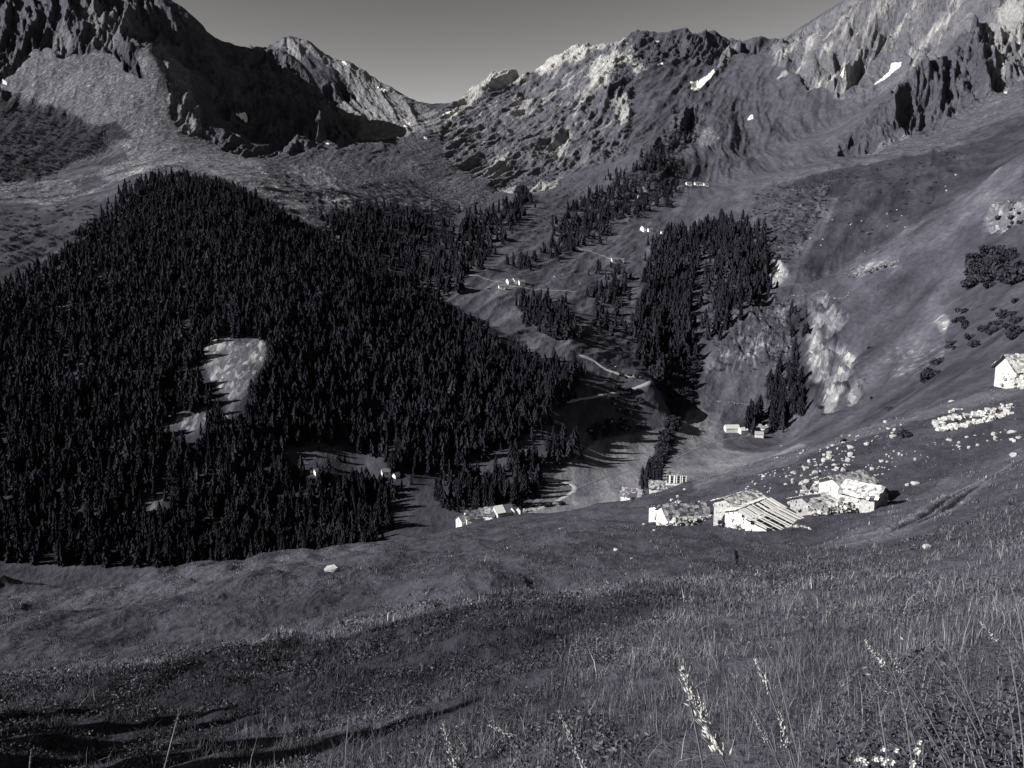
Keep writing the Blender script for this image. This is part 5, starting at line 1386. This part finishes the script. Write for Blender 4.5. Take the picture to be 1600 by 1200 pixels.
def bare_stalk(px, y, label, th=.0016, tone=1.3):
    P3 = [at_px(u, v, y) for u, v in px]
    g = root_below(P3[-2], P3[-1])
    t = empty('grass_stalk', g); tag(t, label, 'grass stalk', 'bare stalks close to the camera')
    m = MB(); q = [p - g for p in P3] + [Vector((0, 0, -.02))]
    m.tube(q, [th * y * .35] + [th * y * .5] * (len(q) - 1), 5, tone); m.build('stem', M_STEM, t)
    b = MB(); r = np.random.default_rng(int(px[0][0]))
    for i in range(5):
        c = q[0] + Vector((r.normal(0, .004), r.normal(0, .004), .012 * i - .02)) * y * .4; s = .0012 * y * .5
        b.add([c, c + Vector((s, 0, s)), c + Vector((0, 0, 3 * s)), c + Vector((-s, 0, s))], [(0, 1, 2, 3)], 1)
    b.build('seed_head', M_STRAW, t)


bare_stalk([(1395, 1045), (1404, 1075), (1415, 1120), (1422, 1170), (1428, 1215)], 1.6, 'tall straight stalk rising through the dark leafy plants')
bare_stalk([(1574, 900), (1588, 940), (1596, 985), (1604, 1040), (1612, 1150)], 1.9, 'long thin stalk at the right edge reaching above the grass')
bare_stalk([(1372, 1090), (1376, 1120), (1384, 1170), (1388, 1215)], 1.8, 'thin stalk left of the tall straight one')
bare_stalk([(1446, 1008), (1470, 1045), (1500, 1090), (1530, 1150), (1545, 1220)], 2.2, 'slanting stalk behind the leafy plants')
bare_stalk([(1472, 1005), (1495, 1040), (1515, 1090), (1540, 1150), (1552, 1220)], 2.4, 'second slanting stalk behind the leafy plants')
bare_stalk([(1577, 1010), (1583, 1050), (1590, 1090), (1600, 1180)], 2.0, 'short stalk at the right edge with a bent blade')
bare_stalk([(1182, 990), (1196, 1012), (1215, 1050)], 3.2, 'thin stalk behind the short bright seed head')
bare_stalk([(545, 1120), (541, 1160), (538, 1215)], 3.0, 'single thin stalk left of the upright pale head')


# ---- broad-leaved plants in the lower right corner
def leaf(m, base, d, ln, wd, r, tone):
    d = d.normalized(); s = d.cross(Vector((0, 0, 1))).normalized(); up = s.cross(d)
    dro = r.uniform(.1, .5)
    pts = [(0, 0), (.3, .8), (.6, 1.0), (.85, .6), (1, 0)]
    L_, R__, C_ = [], [], []
    for (q, w) in pts:
        c = base + d * ln * q - Vector((0, 0, 1)) * dro * ln * q * q
        C_.append(c + up * (-.06 * ln * w)); L_.append(c + s * wd * .5 * w); R__.append(c - s * wd * .5 * w)
    k = len(m.v); m.v += [tuple(p) for p in C_ + L_[1:4] + R__[1:4]]; m.t += [tone] * 11
    c = lambda i: k + i
    m.f += [(c(0), c(1), c(5)), (c(1), c(2), c(6), c(5)), (c(2), c(3), c(7), c(6)), (c(3), c(4), c(7)), (c(0), c(8), c(1)), (c(8), c(9), c(2), c(1)), (c(9), c(10), c(3), c(2)), (c(10), c(4), c(3))]


plant_me = []
for i in range(5):
    r = np.random.default_rng(50 + i); st = MB(); fo = MB()
    for k in range(3):
        tip = Vector((r.normal(0, .06), r.normal(0, .06), r.uniform(.16, .30))); b0 = Vector((r.normal(0, .02), r.normal(0, .02), 0))
        st.tube([b0, b0.lerp(tip, .5) + Vector((r.normal(0, .01), r.normal(0, .01), 0)), tip], [.0028, .0022, .0012], 5)
        for j in range(15):
            q = .2 + .8 * j / 14; an = j * 2.4 + r.uniform(-.4, .4)
            leaf(fo, b0.lerp(tip, q), Vector((math.cos(an), math.sin(an), r.uniform(-.1, .6))), r.uniform(.020, .044) * (1.25 - .5 * q), r.uniform(.010, .021), r, r.uniform(.3, 1.5))
    plant_me.append((st.mesh('stem', M_STEM), fo.mesh('foliage', M_HERB)))
r = np.random.default_rng(99); npl = 0
while npl < 58:
    u, v = r.uniform(1235, 1650), r.uniform(1075, 1290)
    if u + (v - 1075) * .9 < 1330: continue
    p = hit(u, v, 1.8)
    if p[1] > 5.5: continue
    t = empty('leafy_plant', p, r.uniform(0, 6.28)); s = r.uniform(.75, 1.15); t.scale = (s, s, s * r.uniform(.7, 1.0))
    tag(t, 'dark broad-leaved herb among the others filling the lower right corner', 'plant', 'broad-leaved herbs in the lower right corner')
    for me, nm in zip(plant_me[npl % 5], ('stem', 'foliage')): link_obj(nm, me, t)
    npl += 1
hv = MB(); r = np.random.default_rng(123)
for i in range(2600):
    u, v = r.uniform(1150, 1700), r.uniform(1010, 1300)
    y = r.uniform(2.1, 6.0); x = float(ray(u, v)[0]) * y
    leaf(hv, Vector((x, y, float(ground(x, y)) + r.uniform(.02, .16))), Vector((r.normal(0, 1), r.normal(0, 1), r.uniform(-.2, .8))), r.uniform(.02, .05), r.uniform(.008, .018), r, r.uniform(.4, 1.5))
tag(hv.build('undergrowth', M_HERB), 'low tangle of small leaves under the grass at the lower right', 'undergrowth', None, 'stuff')
# white flowers near the bottom edge
for (u, v, y, k, lab) in [(1384, 1180, 2.0, 9, 'cluster of small white flowers at the bottom edge'), (1345, 1188, 2.05, 4, 'few white blossoms left of the flower cluster'), (1423, 1196, 2.05, 4, 'white blossoms right of the flower cluster at the bottom edge'), (1432, 1170, 2.1, 4, 'pale tiny blossoms above the right flowers')]:
    c = at_px(u, v, y); g = Vector((c.x, c.y + .02, min(float(ground(c.x, c.y)), c.z - .06)))
    t = empty('white_flower', g); tag(t, lab, 'flower', 'white flowers at the bottom edge')
    m = MB(); m.tube([(0, 0, -.01), (c.x - g.x, c.y - g.y, (c.z - g.z) * .98)], [.002, .0014], 5); m.build('stem', M_STEM, t)
    fl = MB(); r = np.random.default_rng(int(u))
    for i in range(k):
        o = c - g + Vector((r.normal(0, .022) if k > 5 else r.normal(0, .008), r.normal(0, .01), r.normal(0, .009)))
        for j in range(5):
            a = j * 1.2566 + r.uniform(0, .4); d = Vector((math.cos(a), -.35, math.sin(a))); s = d.cross(Vector((0, 1, 0))).normalized()
            fl.add([o, o + d * .006 + s * .003, o + d * .009, o + d * .006 - s * .003], [(0, 1, 2, 3)], 1)
    fl.build('blossom', M_PETAL, t)
# ---- unseen conifers added on the left to throw shadows over the meadow bottom
for (u, v, d, extra) in [(640, 1128, 13.0, .2), (760, 1088, 16.0, .2), (540, 1160, 12.0, -.3), (230, 1135, 10.0, 1.5), (330, 1160, 11.0, 1.5), (180, 1172, 9.0, 2.2), (260, 1190, 10.0, 2.0), (100, 1120, 9.0, 1.2), (400, 1188, 11.0, .8)]:
    p = hit(u, v); q = p[:2] + np.array([SUN_H[0], SUN_H[1]]) * d
    zq = float(ground(q[0], q[1])); h = p[2] + d * SUN_T - zq + extra
    conifer_thing(q[0], q[1], zq, max(h, 3.0), 'conifer', 'unseen conifer added just left of the view to shade the grass', 'added conifers left of the view', int(u), .72 if u > 400 else 1.25)
# ------------------------------------------------------------------ light, sky, camera
SUN_EL = math.radians(30.0)
SUN_DIR = Vector((-0.95, -0.31, 0)).normalized()          # horizontal direction towards the sun
sun_d = bpy.data.lights.new('sun', 'SUN'); sun_d.energy = 4.6; sun_d.angle = math.radians(0.5); sun_d.color = (1.0, 0.985, 0.96)
sun = bpy.data.objects.new('sun', sun_d); COL.objects.link(sun)
to_sun = Vector((SUN_DIR.x * math.cos(SUN_EL), SUN_DIR.y * math.cos(SUN_EL), math.sin(SUN_EL)))
sun.rotation_euler = to_sun.to_track_quat('Z', 'Y').to_euler(); sun.location = to_sun * 50
world = bpy.data.worlds.new('World'); scene.world = world; world.use_nodes = True
wn = world.node_tree; wn.nodes.clear()
wo = wn.nodes.new('ShaderNodeOutputWorld'); bg = wn.nodes.new('ShaderNodeBackground'); sky = wn.nodes.new('ShaderNodeTexSky')
sky.sky_type = 'NISHITA'; sky.sun_disc = False; sky.sun_elevation = SUN_EL
sky.sun_rotation = math.atan2(to_sun.x, to_sun.y)
sky.altitude = 2000; sky.air_density = 1.0; sky.dust_density = 1.0; sky.ozone_density = 1.0
# red-filter monochrome: only the red light of the sky
bw = wn.nodes.new('ShaderNodeSeparateColor'); mx = wn.nodes.new('ShaderNodeMix'); mx.data_type = 'RGBA'; mx.blend_type = 'MULTIPLY'; mx.inputs[0].default_value = 1
cmb = wn.nodes.new('ShaderNodeCombineColor')
wn.links.new(sky.outputs[0], bw.inputs[0])
pm = wn.nodes.new('ShaderNodeMath'); pm.operation = 'MULTIPLY'; pm.inputs[1].default_value = 0.565; wn.links.new(bw.outputs[0], pm.inputs[0])
pw = wn.nodes.new('ShaderNodeMath'); pw.operation = 'POWER'; pw.inputs[1].default_value = 2.2; wn.links.new(pm.outputs[0], pw.inputs[0])
pn = wn.nodes.new('ShaderNodeMath'); pn.operation = 'MINIMUM'; pn.inputs[1].default_value = 2.5; wn.links.new(pw.outputs[0], pn.inputs[0]); pw = pn
for i in range(3): wn.links.new(pw.outputs[0], cmb.inputs[i])
wn.links.new(cmb.outputs[0], mx.inputs[6]); mx.inputs[7].default_value = (1.0, 0.975, 0.965, 1)
wn.links.new(mx.outputs[2], bg.inputs[0]); bg.inputs[1].default_value = 0.13
wn.links.new(bg.outputs[0], wo.inputs[0])
cam_d = bpy.data.cameras.new('camera'); cam = bpy.data.objects.new('camera', cam_d); COL.objects.link(cam)
cam_d.sensor_width = 36.0; cam_d.lens = 36.0 * FPX / 1600.0; cam_d.clip_start = 0.05; cam_d.clip_end = 30000
cam.location = (0, 0, 0); cam.rotation_euler = (math.radians(90) - PITCH, 0, 0)
scene.camera = cam
vs_ = scene.view_settings
scene.display_settings.display_device = 'sRGB'
vs_.view_transform = 'Standard'; vs_.look = 'None'; vs_.gamma = 1.0; vs_.use_curve_mapping = False; vs_.exposure = 0.75
